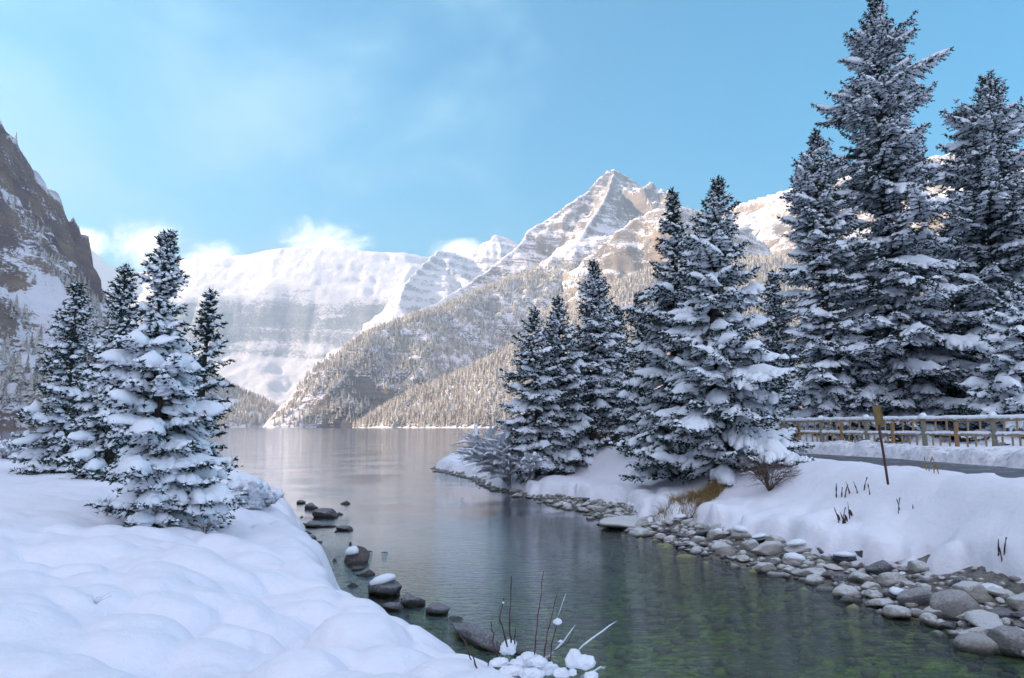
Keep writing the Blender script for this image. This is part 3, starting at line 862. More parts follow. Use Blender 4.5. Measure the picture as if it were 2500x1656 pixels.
def pads(P, side, W, Tk, rg, n=8, noise=0.30, freq=7.0, droop=0.35):
    """pillows of snow lying on polylines P (N,S,3): side unit vectors (N,3), half widths W (N,), thickness Tk (N,)"""
    N_, S_, _ = P.shape
    s = np.linspace(0, 1, S_)
    prof = np.clip(np.sin(np.pi * np.clip(s * 0.96 + 0.02, 0, 1)), 0, 1) ** 0.55
    prof[0] = prof[-1] = 0.06
    wv = W[:, None] * prof[None, :] * (1 + noise * vn(P[..., 0] * freq * 0.6, P[..., 1] * freq * 0.6, P[..., 2] * freq, 5))
    tv = Tk[:, None] * prof[None, :] * (1 + noise * vn(P[..., 0] * freq * 0.6 + 9, P[..., 1] * freq * 0.6, P[..., 2] * freq, 6))
    a = np.arange(n) * 2 * np.pi / n
    ca, sa = np.cos(a), np.sin(a)
    zoff = np.where(sa > 0, sa, sa * 0.25)
    V = P[:, :, None, :] + wv[:, :, None, None] * ca[None, None, :, None] * side[:, None, None, :]
    V[..., 2] += tv[:, :, None] * (zoff[None, None, :] * 1.0 + 0.12) - droop * wv[:, :, None] * (ca ** 2)[None, None, :]
    V = V + (noise * 0.35) * wv[:, :, None, None] * np.stack([vn(V[..., 0] * freq, V[..., 1] * freq, V[..., 2] * freq, 7 + q) for q in range(3)], -1)
    base = (np.arange(N_) * S_ * n)[:, None, None]; i = np.arange(S_ - 1)[None, :, None]; k = np.arange(n)[None, None, :]
    q = np.stack([base + i * n + k, base + i * n + (k + 1) % n, base + (i + 1) * n + (k + 1) % n, base + (i + 1) * n + k], -1).reshape(-1, 4)
    return V.reshape(-1, 3), q


def needle_blades(P, dirs, size, rg, per=3, wid=0.35):
    """small bent blades set round points P (M,3) leaning along dirs (M,3)"""
    M_ = len(P); Pr = np.repeat(P, per, 0); D = np.repeat(dirs, per, 0)
    rnd = rg.normal(size=(M_ * per, 3)); rnd -= (rnd * D).sum(1, keepdims=True) * D; rnd /= np.linalg.norm(rnd, axis=1, keepdims=True) + 1e-9
    L_ = size * rg.uniform(0.7, 1.3, (M_ * per, 1))
    tip = Pr + D * L_ * 0.75 + rnd * L_ * 0.62
    sidev = np.cross(D, rnd)
    a = Pr + sidev * L_ * wid * 0.5; b = Pr - sidev * L_ * wid * 0.5
    V = np.stack([a, b, tip], 1).reshape(-1, 3)
    f = np.arange(len(V)).reshape(-1, 3)
    return V, f


def spruce(seed, H, R, g, per_m=13, snow=1.0, low=0.05, droop=0.30, gap=None, twig_gap=0.13, taper=0.85, bend=0.0, one_side=None, trunk_r=None, irregular=0.35, leaders=1, padk=1.0):
    """returns meshes (trunk, crown, snow) of a spruce of height H and base crown radius R; g is the needle spray size"""
    rg = np.random.default_rng(seed); snow = snow * 1.5; padk = padk * 1.12
    trunk_r = trunk_r or 0.017 * H + 0.02
    zz = np.linspace(0, 1, 14)
    def axis(u): return np.stack([bend * H * u ** 2 + 0.012 * H * np.sin(5 * u + seed), 0.010 * H * np.sin(4 * u + 2 * seed), H * u], -1)
    TP = axis(zz)[None]; TP[0, 0, 2] = -0.5
    tv, tq = tubes(TP, (trunk_r * (1 - zz) ** 0.8 + 0.006)[None], 9)
    nb = int(H * per_m)
    u = low + (0.985 - low) * (np.arange(nb) + rg.uniform(0, 1, nb)) / nb
    az_ = np.cumsum(np.full(nb, 2.39996)) + rg.uniform(-0.5, 0.5, nb)
    # irregular outline: long and short sectors, drifting with height
    out = 1 + irregular * vn(np.cos(az_) * 1.3 + 7, np.sin(az_) * 1.3, u * H * 0.75, seed) + 0.5 * irregular * vn(u * H * 1.1, az_ * 0, None, seed + 3)
    rad = R * np.clip((1 - u), 0, 1) ** taper * out * rg.uniform(0.72, 1.12, nb)
    rad *= np.where(u < low + 0.10, 0.72 + 2.8 * (u - low), 1.0)
    rad = np.clip(rad, 0.02 * H, None) * np.where(u > 0.9, 0.75, 1)
    if gap is not None:
        for (g0, g1, k_) in gap: rad = np.where((u > g0) & (u < g1) & (rg.random(nb) < k_), rad * 0.35, rad)
    if one_side is not None:
        for (g0, g1, a0, k_) in one_side:
            m_ = (u > g0) & (u < g1); rad = np.where(m_, rad * (1 + k_ * np.clip(np.cos(az_ - a0), 0, 1) ** 2), rad)
    L_ = rad
    el0 = np.radians(np.interp(u, [0, 0.3, 0.6, 0.85, 1], [-8, 0, 12, 32, 55]) + rg.normal(0, 6, nb))
    S_ = 9; s = np.linspace(0, 1, S_)[None]
    dr = droop * (0.6 + 0.5 * rg.random(nb))
    hor = L_[:, None] * s * np.cos(el0)[:, None]
    vz = L_[:, None] * (s * np.sin(el0)[:, None] - dr[:, None] * s ** 1.8 + 0.16 * s ** 5)
    side_w = 0.10 * L_[:, None] * np.sin(s * 3 + seed) * rg.normal(0, 1, nb)[:, None]
    dirv = np.stack([np.cos(az_), np.sin(az_), 0 * az_], 1); sidev = np.stack([-np.sin(az_), np.cos(az_), 0 * az_], 1)
    base = axis(u)
    BP = base[:, None, :] + hor[..., None] * dirv[:, None, :] + side_w[..., None] * sidev[:, None, :]; BP[..., 2] += vz
    bv, bq = tubes(BP, (0.010 + 0.012 * L_)[:, None] * (1 - 0.85 * s) * (1 + 0 * s), 3)
    # twigs on both sides of every branch
    tw_P, tw_D, tw_L, tw_S, tw_B = [], [], [], [], []
    nt = np.maximum((L_ / twig_gap).astype(int), 3)
    for b in range(nb):
        n_ = nt[b]; ss = np.clip(np.linspace(0.12, 1.0, n_) + rg.normal(0, 0.02, n_), 0.08, 1.0)
        for sg in (-1, 1):
            idx = ss * (S_ - 1); i0 = np.minimum(idx.astype(int), S_ - 2); fr = (idx - i0)[:, None]
            p = BP[b, i0] * (1 - fr) + BP[b, i0 + 1] * fr; tg = BP[b, i0 + 1] - BP[b, i0]; tg /= np.linalg.norm(tg, axis=1, keepdims=True)
            ang = np.radians(rg.uniform(38, 66, n_))[:, None]
            d = tg * np.cos(ang) + sg * sidev[b] * np.sin(ang); d[:, 2] += rg.uniform(-0.32, 0.04, n_); d /= np.linalg.norm(d, axis=1, keepdims=True)
            ln_ = (0.42 * L_[b] * (1.02 - ss) * (0.5 + 0.5 * np.clip(ss * 5, 0, 1)) + 0.9 * g) * rg.uniform(0.65, 1.25, n_)
            ln_ = np.minimum(ln_, 0.95 + 0 * ln_)
            tw_P.append(p); tw_D.append(d); tw_L.append(ln_); tw_S.append(ss); tw_B.append(np.full(n_, b))
    tw_P = np.concatenate(tw_P); tw_D = np.concatenate(tw_D); tw_L = np.concatenate(tw_L); tw_S = np.concatenate(tw_S); tw_B = np.concatenate(tw_B)
    # needle sprays along twigs and branch tips
    nsp = np.maximum((tw_L / (0.60 * g)).astype(int), 2)
    rep = np.repeat(np.arange(len(tw_P)), nsp); q = np.concatenate([np.linspace(0.05, 1, k) for k in nsp])
    NP = tw_P[rep] + tw_D[rep] * (tw_L[rep] * q)[:, None]; NP[:, 2] -= 0.22 * tw_L[rep] * q ** 2
    NP += rg.normal(0, 0.12 * g, NP.shape); ND = tw_D[rep]
    nv, nf = needle_blades(NP, ND, g, rg, 3, 0.42)
    bp2 = BP[:, 2:].reshape(-1, 3); bd2 = np.repeat(dirv, S_ - 2, 0)
    nv2, nf2 = needle_blades(bp2, bd2, g * 1.1, rg, 4, 0.4)
    topz = np.linspace(0.955, 1.0, max(5, int(0.05 * H / (0.4 * g)))); tp = axis(topz); td = np.tile([0, 0, 1.0], (len(tp), 1))
    nv3, nf3 = needle_blades(tp, td, g * 1.2, rg, 5, 0.35)
    crownV = np.concatenate([bv, nv, nv2, nv3]); o1 = len(bv); o2 = o1 + len(nv); o3 = o2 + len(nv2)
    faces = [bq, nf + o1, nf2 + o2, nf3 + o3]; mi = np.concatenate([np.full(len(bq), 1), np.zeros(len(nf) + len(nf2) + len(nf3), int)])
    # snow: pads along the branches and on the twigs; a patchy load
    load = 0.5 + 0.5 * vn(np.cos(az_) * 1.7, np.sin(az_) * 1.7, u * H * 1.4 + 3, seed + 20) + rg.normal(0, 0.15, nb)
    SV, SQ = [], []; cnt = 0
    def add(v, qd):
        nonlocal cnt
        SV.append(v); SQ.append(qd + cnt); cnt += len(v)
    bs = rg.uniform(0.22, 0.5, nb); be = rg.uniform(0.75, 1.02, nb)
    sel = (rg.random(nb) < 0.35 + 0.75 * np.clip(load, 0, 1) * snow) & (L_ > 0.12)
    K = 8; tt2 = np.linspace(0, 1, K)[None]
    si = (bs[:, None] + (be - bs)[:, None] * tt2) * (S_ - 1); i0 = np.minimum(si.astype(int), S_ - 2); fr = (si - i0)[..., None]
    ar = np.arange(nb)[:, None]
    PP = BP[ar, i0] * (1 - fr) + BP[ar, i0 + 1] * fr
    PP[..., 2] += 0.18 * g
    W_ = np.clip(0.13 * L_ * rg.uniform(0.5, 1.4, nb), 0.45 * g, 1.9 * g) * padk; W_ = W_ * 1.2; T_ = W_ * rg.uniform(0.5, 0.85, nb)
    v, qd = pads(PP[sel], sidev[sel], W_[sel], T_[sel], rg, 9, 0.45, 1.0 / (1.2 * g + 0.02)); add(v, qd)
    tl = load[tw_B]
    selt = (rg.random(len(tw_P)) < snow * (0.24 + 0.70 * np.clip(tl, 0, 1))) & (tw_L > 0.7 * g)
    a0 = rg.uniform(0.0, 0.25, len(tw_P)); a1 = rg.uniform(0.7, 1.05, len(tw_P))
    K = 5; tt3 = np.linspace(0, 1, K)[None]; qq = a0[:, None] + (a1 - a0)[:, None] * tt3
    P3 = tw_P[:, None] + tw_D[:, None] * (tw_L[:, None] * qq)[..., None]; P3[..., 2] += -0.22 * tw_L[:, None] * qq ** 2 + 0.22 * g
    sd3 = np.cross(tw_D, [0, 0, 1.0]); sd3 /= np.linalg.norm(sd3, axis=1, keepdims=True) + 1e-9
    W3 = np.clip(0.30 * tw_L * rg.uniform(0.6, 1.5, len(tw_P)), 0.42 * g, 1.35 * g) * padk
    v, qd = pads(P3[selt], sd3[selt], W3[selt], W3[selt] * rg.uniform(0.45, 0.8, selt.sum()), rg, 7, 0.45, 1.0 / (1.1 * g + 0.02)); add(v, qd)
    # loose clumps resting on the needle sprays
    pick = (rg.random(len(NP)) < 0.20 * snow * (0.35 + 0.9 * np.clip(load[tw_B[rep]], 0, 1)))
    C_ = NP[pick] + np.array([0, 0, 0.28 * g]); M_ = len(C_); rr_ = g * rg.uniform(0.28, 0.62, M_)
    an_ = rg.uniform(0, 6.28, M_)[:, None] + np.arange(5)[None] * 2 * np.pi / 5
    rim = C_[:, None] + rr_[:, None, None] * np.stack([np.cos(an_), np.sin(an_), rg.normal(-0.15, 0.18, an_.shape)], -1) * rg.uniform(0.75, 1.25, an_.shape)[..., None]
    topv = C_ + np.stack([0 * rr_, 0 * rr_, 0.62 * rr_], -1); botv = C_ - np.stack([0 * rr_, 0 * rr_, 0.35 * rr_], -1)
    CV = np.concatenate([rim, topv[:, None], botv[:, None]], 1).reshape(-1, 3); b_ = (np.arange(M_) * 7)[:, None]; k5 = np.arange(5)[None]
    clumpF = np.concatenate([np.stack([b_ + k5, b_ + (k5 + 1) % 5, b_ + 5 + 0 * k5], -1).reshape(-1, 3), np.stack([b_ + (k5 + 1) % 5, b_ + k5, b_ + 6 + 0 * k5], -1).reshape(-1, 3)])
    # a cap on the leader
    tcap = axis(np.array([0.965, 0.99])); add(*pads(np.linspace(tcap[0], tcap[1], 5)[None] + np.array([0.01, 0, 0.0]), np.array([[1.0, 0, 0]]), np.array([0.9 * g]), np.array([0.8 * g]), rg, 8, 0.4, 8.0))
    sv = np.concatenate(SV + [CV]); sq = np.concatenate(SQ); clumpF = clumpF + cnt
    name = 'spruce_%d' % seed
    return (mesh_data('trunk', tv, [tq], M_bark, True), mesh_data('crown', crownV, faces, [M_needle, M_bark], False, mat_idx=mi), mesh_data('snow', sv, [sq, clumpF], M_pad, True))


TRIS = 0
def plant_tree(meshes, px, py, label, group='snow-laden spruces on the banks', depth=None, rz=0.0, scale=1.0, sink=0.05, sz=None):
    if depth is None: x, y, z = at_px(px, py)
    else:
        x, y = (px - CX) / F / math.cos(PITCH) * depth, depth
        x = ray(px, py, depth)[0]; z = ground_z(x, y)
    r = empty('spruce_tree', (x, y, z - sink), rz)
    tag(r, label, 'tree', group)
    r.scale = (scale, scale, sz or scale)
    for n_, me in zip(('trunk', 'crown', 'snow_load'), meshes): obj(n_, me, r)
    return r


def height_for(py_top, depth, z0): return ray(CX, py_top, depth)[2] - z0


def tree_spec(seed, px, py_top, depth, crown_px, g, label, **kw):
    kw.setdefault('bend', (0.0, 0.012, -0.010, 0.006)[seed % 4])
    """px at the base; crown_px the crown's full width in photograph pixels"""
    rz = kw.pop('rz', 0.0)
    x = ray(px, 1000, depth)[0]; z0 = ground_z(x, depth)
    H = height_for(py_top, depth, z0) * 1.0
    R_ = crown_px / 2 / F * depth
    return plant_tree(spruce(seed, H, R_, g, **kw), px, 1000, label, depth=depth, rz=rz)


# left group
tree_spec(1, 385, 560, 12.6, 350, 0.075, 'big snow-heavy spruce in front on the left bank, its trunk foot showing', per_m=24, snow=1.15, low=0.05, droop=0.22, twig_gap=0.12, taper=0.60, irregular=0.50, padk=1.25, trunk_r=0.11, gap=[(0.74, 0.80, 0.9)], one_side=[(0.14, 0.30, 0.1, 0.25), (0.76, 0.84, 0.2, 0.6)])
tree_spec(2, 500, 705, 14.2, 175, 0.085, 'slimmer spruce just behind and right of the big left one', per_m=17, snow=0.9, low=0.08, taper=0.6, irregular=0.4)
tree_spec(3, 277, 645, 19.0, 250, 0.10, 'middle-sized spruce between the two outer trees of the left group', per_m=17, snow=0.85, low=0.03, taper=0.58)
tree_spec(4, 165, 688, 24.0, 230, 0.11, 'outermost spruce of the left group, nearest the left cliff', per_m=16, snow=0.7, low=0.02, taper=0.56, padk=1.1)
# cluster on the point
tree_spec(5, 1452, 632, 38.0, 250, 0.13, 'tallest spruce of the cluster out on the right point', per_m=15, snow=0.9, low=0.10, taper=0.60)
tree_spec(6, 1372, 722, 36.0, 230, 0.13, 'second spruce from the lake in the cluster on the point', per_m=15, snow=0.9, low=0.06, taper=0.58)
tree_spec(7, 1308, 750, 35.0, 200, 0.125, 'lakeside spruce of the cluster, snowy shrub at its foot', per_m=15, snow=0.95, low=0.03, taper=0.52)
tree_spec(8, 1512, 748, 39.0, 190, 0.13, 'short spruce right of the tallest one in the cluster', per_m=15, snow=0.9, low=0.10, taper=0.58)
# the big middle pair
tree_spec(9, 1755, 430, 24.6, 390, 0.115, 'broad full spruce in the middle, standing over golden grass', per_m=17, snow=1.0, low=0.03, taper=0.66, irregular=0.55, padk=1.15)
tree_spec(10, 1655, 462, 27.5, 320, 0.12, 'dark spruce close behind the broad middle one, slightly shorter', per_m=15, snow=0.72, low=0.03, taper=0.62, irregular=0.55, gap=[(0.80, 0.90, 0.5)])
tree_spec(11, 1565, 712, 33.0, 170, 0.13, 'small narrow spruce left of the middle pair', per_m=14, snow=0.8, low=0.04, taper=0.7)
tree_spec(12, 1905, 660, 42.0, 210, 0.14, 'small spruce in the gap between the middle pair and the tall ones', per_m=13, snow=0.8, low=0.04, taper=0.7)
# tall ones behind the fence
tree_spec(17, 2330, 560, 40.0, 300, 0.15, 'spruce half hidden between the tallest and the dark right one', per_m=14, snow=0.9, low=0.02, taper=0.6)
tree_spec(18, 2110, 640, 42.0, 320, 0.15, 'shaded spruce behind the gap left of the tallest one', per_m=13, snow=0.9, low=0.02, taper=0.6)
tree_spec(13, 2190, -12, 36.0, 470, 0.14, 'tallest spruce, rising out of the picture behind the fence', per_m=16, snow=1.0, low=0.02, taper=0.60, irregular=0.60, twig_gap=0.17, gap=[(0.44, 0.52, 0.85), (0.80, 0.83, 0.6)], one_side=[(0.74, 0.80, 0.0, 0.8)])
tree_spec(14, 2032, 312, 36.5, 300, 0.13, 'narrow spruce left of the tallest one, its trunk visible halfway up', per_m=16, snow=1.05, low=0.02, taper=0.55, irregular=0.5, twig_gap=0.16, gap=[(0.40, 0.52, 0.6)])
tree_spec(15, 2466, 178, 37.0, 520, 0.145, 'dark tall spruce at the right edge behind the fence', per_m=16, snow=0.8, low=0.02, taper=0.58, twig_gap=0.17, irregular=0.5, gap=[(0.2, 0.45, 0.5)])
tree_spec(16, 2510, 690, 29.5, 330, 0.13, 'shorter snow-white spruce in front of the dark one at the right edge', per_m=14, snow=1.3, low=0.02, taper=0.6, padk=1.2)
# ------------------------------------------------------------------ stones
import bmesh


def mat_stone(name, a, b, wet=True, frost=0.55):
    m, t, p, _ = new_mat(name)
    g = geo(t); pos = g.outputs['Position']
    sp = t.new('ShaderNodeSeparateXYZ'); t.put(sp.inputs[0], pos)
    sn = t.new('ShaderNodeSeparateXYZ'); t.put(sn.inputs[0], g.outputs['Normal'])
    oi = t.new('ShaderNodeObjectInfo')
    n = t.noise(pos, 3.5, 5, 0.65); n2 = t.noise(pos, 28, 4, 0.7)
    vv = t.noise(t.mapping(pos, (1, 1, 2.5), (0.4, 0.3, 0)), 7, 3, 0.6, dist=1.2)
    c = t.mix(t.math('ADD', t.math('MULTIPLY', n, 0.6), t.math('MULTIPLY', oi.outputs['Random'], 0.5)), a, b)
    c = t.mix(t.ramp(vv, 0.52, 0.72, 0, 0.55), c, tuple(q * 0.35 for q in a))
    c = t.mix(t.ramp(n2, 0.5, 0.8, 0, 0.4), c, (0.55, 0.54, 0.53))
    k = t.math('ADD', sn.outputs[2], t.math('MULTIPLY', t.math('SUBTRACT', n2, 0.5), 1.3))
    c = t.mix(t.ramp(k, 0.45, 1.05, 0, frost), c, (0.66, 0.66, 0.68))
    if wet:
        wz = t.math('ADD', sp.outputs[2], t.math('MULTIPLY', t.math('SUBTRACT', n2, 0.5), 0.05))
        wf = t.ramp(wz, 0.02, 0.10, 0.85, 0.0); c = t.mix(wf, c, (0.035, 0.032, 0.022))
        t.put(p.inputs['Roughness'], t.ramp(wz, 0.02, 0.10, 0.25, 0.85))
    t.put(p.inputs['Base Color'], c)
    bump(t, p, t.math('ADD', n2, t.math('MULTIPLY', vv, 0.6)), 0.6, 0.03)
    return m


M_pale = mat_stone('pale bank stone', (0.25, 0.23, 0.21), (0.46, 0.43, 0.39), frost=0.8)
M_dark = mat_stone('dark shore stone', (0.045, 0.045, 0.055), (0.11, 0.10, 0.11), frost=0.22)
M_redd = mat_stone('reddish stone', (0.08, 0.06, 0.062), (0.15, 0.115, 0.115), frost=0.22)


def ico(sub):
    bm = bmesh.new(); bmesh.ops.create_icosphere(bm, subdivisions=sub, radius=1)
    V = np.array([v.co[:] for v in bm.verts]); Fc = np.array([[v.index for v in f.verts] for f in bm.faces]); bm.free()
    return V, Fc


ICO3, ICO2, ICO1 = ico(4), ico(2), ico(1)


def stone_shape(seed, base=None, flat=0.6, rough=0.16, angular=0.5):
    V, Fc = base or ICO3; rg = np.random.default_rng(seed)
    V = V.copy()
    for _ in range(int(8 + 6 * angular)):   # planed facets with soft edges
        d = rg.normal(size=3); d /= np.linalg.norm(d); h = rg.uniform(0.62 - 0.12 * angular, 0.9)
        e = V @ d - h; V -= np.outer(np.where(e > 0, e * min(1.0, 0.55 + 0.5 * angular), 0), d)
    r = 1 + rough * fbm(V[:, 0] * 1.5 + seed, V[:, 1] * 1.5, V[:, 2] * 1.5, oct=4, seed=seed)
    V = V * r[:, None] * np.array([1, rg.uniform(0.68, 0.95), flat * rg.uniform(0.85, 1.2)])
    return V, Fc


def stones_mesh(mat, n, s0, **kw):
    out = []
    for i in range(n):
        V, Fc = stone_shape(s0 + i, **kw); out.append(mesh_data('stone', V, [Fc], mat, True))
    return out


PALE = stones_mesh(M_pale, 9, 300, flat=0.60, angular=0.55, rough=0.20) + stones_mesh(M_pale, 5, 320, flat=0.42, angular=0.8, rough=0.22)
DARK = stones_mesh(M_dark, 4, 340, flat=0.62, angular=0.9) + stones_mesh(M_dark, 3, 350, flat=0.36, angular=0.6)
REDD = stones_mesh(M_redd, 2, 360, flat=0.7, angular=0.9)


def cap_mesh(seed):
    V, Fc = ICO2; V = V.copy(); rg = np.random.default_rng(seed)
    r = 1 + 0.22 * fbm(V[:, 0] * 1.2 + seed, V[:, 1] * 1.2, V[:, 2] * 1.2, oct=3, seed=seed)
    V = V * r[:, None]; V[:, 2] = np.where(V[:, 2] > 0, V[:, 2] * 0.75, V[:, 2] * 0.25)
    return mesh_data('snow_cap', V, [Fc], M_pad, True)


CAPS = [cap_mesh(500 + i) for i in range(4)]
rgs = np.random.default_rng(77)


def bed_z(x, y): return float(bed_height(np.array([[x]]), np.array([[y]]))[0][0, 0])


# --- stones one can point at: (px, py of the foot, width px, squash, family, label, cap)
named = [
    (841, 1229, 18, 1.0, 'd', 'small dark stone alone far out in the channel', 0), (733, 1227, 20, 1.0, 'd', 'low dark stone at the far end of the left shore rocks', 0),
    (757, 1240, 26, 1.1, 'd', 'pointed dark stone behind the big pile by the left shore', 0), (790, 1262, 52, 1.0, 'd', 'largest dark rock of the pile off the left snowbank', 0),
    (822, 1255, 22, 0.7, 'd', 'small rock touching the far side of the dark pile', 0), (764, 1284, 40, 0.8, 'd', 'dark rock at the snow edge, inner side of the pile', 0),
    (796, 1284, 34, 0.6, 'd', 'flat dark slab in front of the rock pile by the left bank', 0), (840, 1293, 36, 0.9, 'd', 'dark humped rock standing off the front of the pile', 0),
    (817, 1318, 22, 0.5, 'f', 'flat stone just breaking the water beside the left snowbank', 0), (873, 1308, 15, 0.4, 'f', 'tiny flat stone in mid channel, upper of a close pair', 0),
    (886, 1318, 18, 0.4, 'f', 'thin flat stone in mid channel, lower of a close pair', 0), (894, 1344, 30, 0.7, 'f', 'rounded grey stone in the water left of its twin', 0),
    (939, 1346, 27, 0.7, 'f', 'rounded grey stone in the water, farther from the bank than its twin', 0), (938, 1379, 29, 0.4, 'f', 'flat stone awash in the channel above the big boulder', 0),
    (866, 1372, 52, 1.35, 'r', 'reddish boulder with a white snow cap against the left bank', 1), (872, 1388, 30, 0.9, 'd', 'dark stone wedged below the reddish boulder', 0),
    (888, 1402, 36, 0.9, 'd', 'dark stone between the reddish boulder and the biggest one', 0), (934, 1450, 72, 1.15, 'd', 'biggest dark boulder of the left shore with snow along its top', 2),
    (1000, 1474, 52, 1.05, 'd', 'squarish dark boulder in the water next to the biggest one', 0), (958, 1486, 48, 1.0, 'd', 'dark boulder tucked against the snow below the biggest one', 0),
    (962, 1447, 22, 0.8, 'd', 'little stone squeezed between the two large dark boulders', 0), (1066, 1494, 52, 1.05, 'd', 'lone grey boulder in the water off the snowbank', 0),
    (1106, 1508, 36, 0.6, 'r', 'small reddish stone in front of the lone grey boulder', 0), (1276, 1592, 46, 0.8, 'd', 'rounded rock behind the bare twigs at the water edge', 0),
    (1260, 1212, 30, 1.25, 'p', 'blocky grey stone standing in the water at the right shore', 0), (1229, 1182, 32, 1.1, 'r', 'brown pointed boulder in the snow near the tip of the point', 0),
    (1541, 1292, 128, 0.62, 'p', 'long flat pale slab lying at the waterline below the middle trees', 0), (1570, 1306, 84, 0.75, 'p', 'pale block in front of the long flat slab', 0),
    (2352, 1478, 112, 1.0, 'k', 'large two-toned boulder, dark on top, among the right bank stones', 0), (2253, 1474, 84, 0.95, 'k', 'oval dark-topped boulder left of the large two-toned one', 0),
    (2404, 1452, 110, 0.7, 'k', 'long dark boulder under the snow edge behind the large one', 0), (2486, 1592, 104, 1.1, 'k', 'big smooth boulder cut by the right picture edge', 0),
    (2398, 1566, 76, 1.05, 'p', 'rounded pale boulder in the water left of the big smooth one', 0), (2205, 1504, 68, 0.95, 'p', 'pale wedge-shaped boulder at the waterline', 0),
    (2084, 1456, 78, 0.75, 'p', 'smooth pale boulder jutting into the stream', 0), (2016, 1438, 50, 0.7, 'p', 'small pale boulder upstream of the smooth jutting one', 0),
    (2318, 1512, 84, 0.8, 'p', 'wide pale boulder under the large two-toned one', 0), (2394, 1512, 84, 0.85, 'p', 'mottled boulder right of the wide pale one', 0),
]
M_two = mat_stone('two-toned boulder', (0.07, 0.07, 0.085), (0.34, 0.31, 0.28), frost=0.35)
TWO = stones_mesh(M_two, 4, 380, flat=0.72, angular=0.1, rough=0.1)
placed = []
for i, (px, py, wpx, hk, fam, lab, cap) in enumerate(named):
    x, y = onz(px, py, 0.04)
    sB_ = float(signed(np.array([[x]]), np.array([[y]]), RIGHT)[0, 0])
    z = max(bed_z(x, y), -0.05)
    if z > 0.1: x, y = onz(px, py, z * 0.8); z = bed_z(x, y)
    r = wpx / F * y / 2 * (1.22 if fam in 'dr' else 1.0)
    fams = {'d': DARK[:4], 'f': DARK[4:], 'r': REDD, 'p': PALE, 'k': TWO}[fam]
    me = fams[i % len(fams)]
    o = obj('boulder', me, loc=(x, y + r * 0.6, z + r * 0.22 * hk)); o.scale = (r * 1.08, r * 1.08, r * hk * (1.3 if fam == 'f' else 1.15)); o.rotation_euler = (0, 0, rgs.uniform(-0.5, 0.5))
    tag(o, lab, 'rock', 'rocks at the water edge'); placed.append((x, y + r * 0.6, r * 0.85))
    if cap:
        c = obj('snow_cap', CAPS[i % 4], o, (-0.1 if cap == 2 else -0.3, 0, 0.40)); c.scale = (0.72 if cap == 2 else 0.5, 0.6, 0.42); c.rotation_euler = (0, -0.25 if cap == 2 else -0.1, 0)
# the long rock slab in front of the twigs
V, Fc = stone_shape(399, flat=0.35, angular=0.8); a = np.array(onz(1106, 1520, 0.12)); b = np.array(onz(1236, 1582, 0.12))
mid = (a + b) / 2; d = b - a
o = obj('boulder', mesh_data('boulder', V, [Fc], M_dark, True), loc=(mid[0], mid[1] + 0.1, 0.04)); o.scale = (np.linalg.norm(d) / 2 * 1.1, 0.26, 0.42); o.rotation_euler = (0, 0.06, math.atan2(d[1], d[0]))
tag(o, 'long dark rock slab slanting along the snowbank behind the twigs', 'rock', 'rocks at the water edge')

# --- the stone band of the right bank and the scatter at the left edge: parts of the riverbank
cands = []
allp = list(placed)
def scatter(n, rlo, rhi, sel, xr, yr, push=0.82):
    k = 0
    xs = rgs.uniform(xr[0], xr[1], n * 30); ys = rgs.uniform(yr[0], yr[1], n * 30)
    sR = signed(xs[None], ys[None], RIGHT)[0]; sL = signed(xs[None], ys[None], LEFT)[0]
    A_ = np.array(allp) if allp else np.zeros((0, 3))
    for x, y, a_, b_ in zip(xs, ys, sR, sL):
        if k >= n: break
        if abs(x) / y > 0.76 or not sel(a_, b_, x, y): continue
        r = rgs.uniform(rlo, rhi)
        P_ = np.array(allp)
        if len(P_) and (np.hypot(P_[:, 0] - x, P_[:, 1] - y) < push * (P_[:, 2] + r)).any(): continue
        allp.append((x, y, r)); cands.append((x, y, r, a_, b_)); k += 1
right_sel = lambda a_, b_, x, y: -0.25 < a_ < 1.75 * (1 if y < 26 else 0.7)
scatter(30, 0.22, 0.34, lambda a_, b_, x, y: -0.1 < a_ < 1.7, (3, 10), (9, 20), 0.78)
scatter(130, 0.13, 0.22, right_sel, (-5, 10), (9, 30), 0.78)
scatter(80, 0.13, 0.24, right_sel, (-8, 6), (18, 55), 0.78)
scatter(260, 0.07, 0.13, right_sel, (-6, 10), (9, 34), 0.8)
scatter(26, 0.08, 0.22, lambda a_, b_, x, y: -0.35 < b_ < 0.05, (-12, 1), (7, 30), 0.9)
scatter(46, 0.06, 0.15, lambda a_, b_, x, y: -1.3 < b_ < -0.2 and a_ < -1.5, (-12, 1), (9, 27), 1.1)
cands.sort(key=lambda c: -c[2] / c[1])
big_, small_ = cands[:286], cands[286:]
stone0 = []
for i, (x, y, r, a_, b_) in enumerate(big_):
    left = b_ > -1.4
    me = (DARK if left or rgs.random() < 0.16 else PALE if rgs.random() < 0.98 else REDD)
    me = me[i % len(me)]
    o = obj('stone', me, bank, (x, y, bed_z(x, y) + r * 0.18)); k = rgs.uniform(0.85, 1.15)
    bz_ = bed_z(x, y)
    sz_ = r * rgs.uniform(0.85, 1.25) if not (left and b_ < -0.2) else (rgs.uniform(0.2, 0.5) * r - bz_) / 0.62
    if left and b_ < -0.2: o.location[2] = bz_
    o.scale = (r * 1.15 * k, r * 1.15, sz_); o.rotation_euler = (rgs.uniform(-0.2, 0.2), rgs.uniform(-0.2, 0.2), rgs.uniform(0, 6.28))
    if (a_ > 1.2 and rgs.random() < 0.20) or (a_ > 0.3 and rgs.random() < 0.03):
        c = obj('snow_cap', CAPS[i % 4], o, (rgs.uniform(-0.1, 0.1), rgs.uniform(-0.1, 0.1), 0.36)); c.scale = (rgs.uniform(0.6, 0.85), rgs.uniform(0.6, 0.85), rgs.uniform(0.4, 0.7))
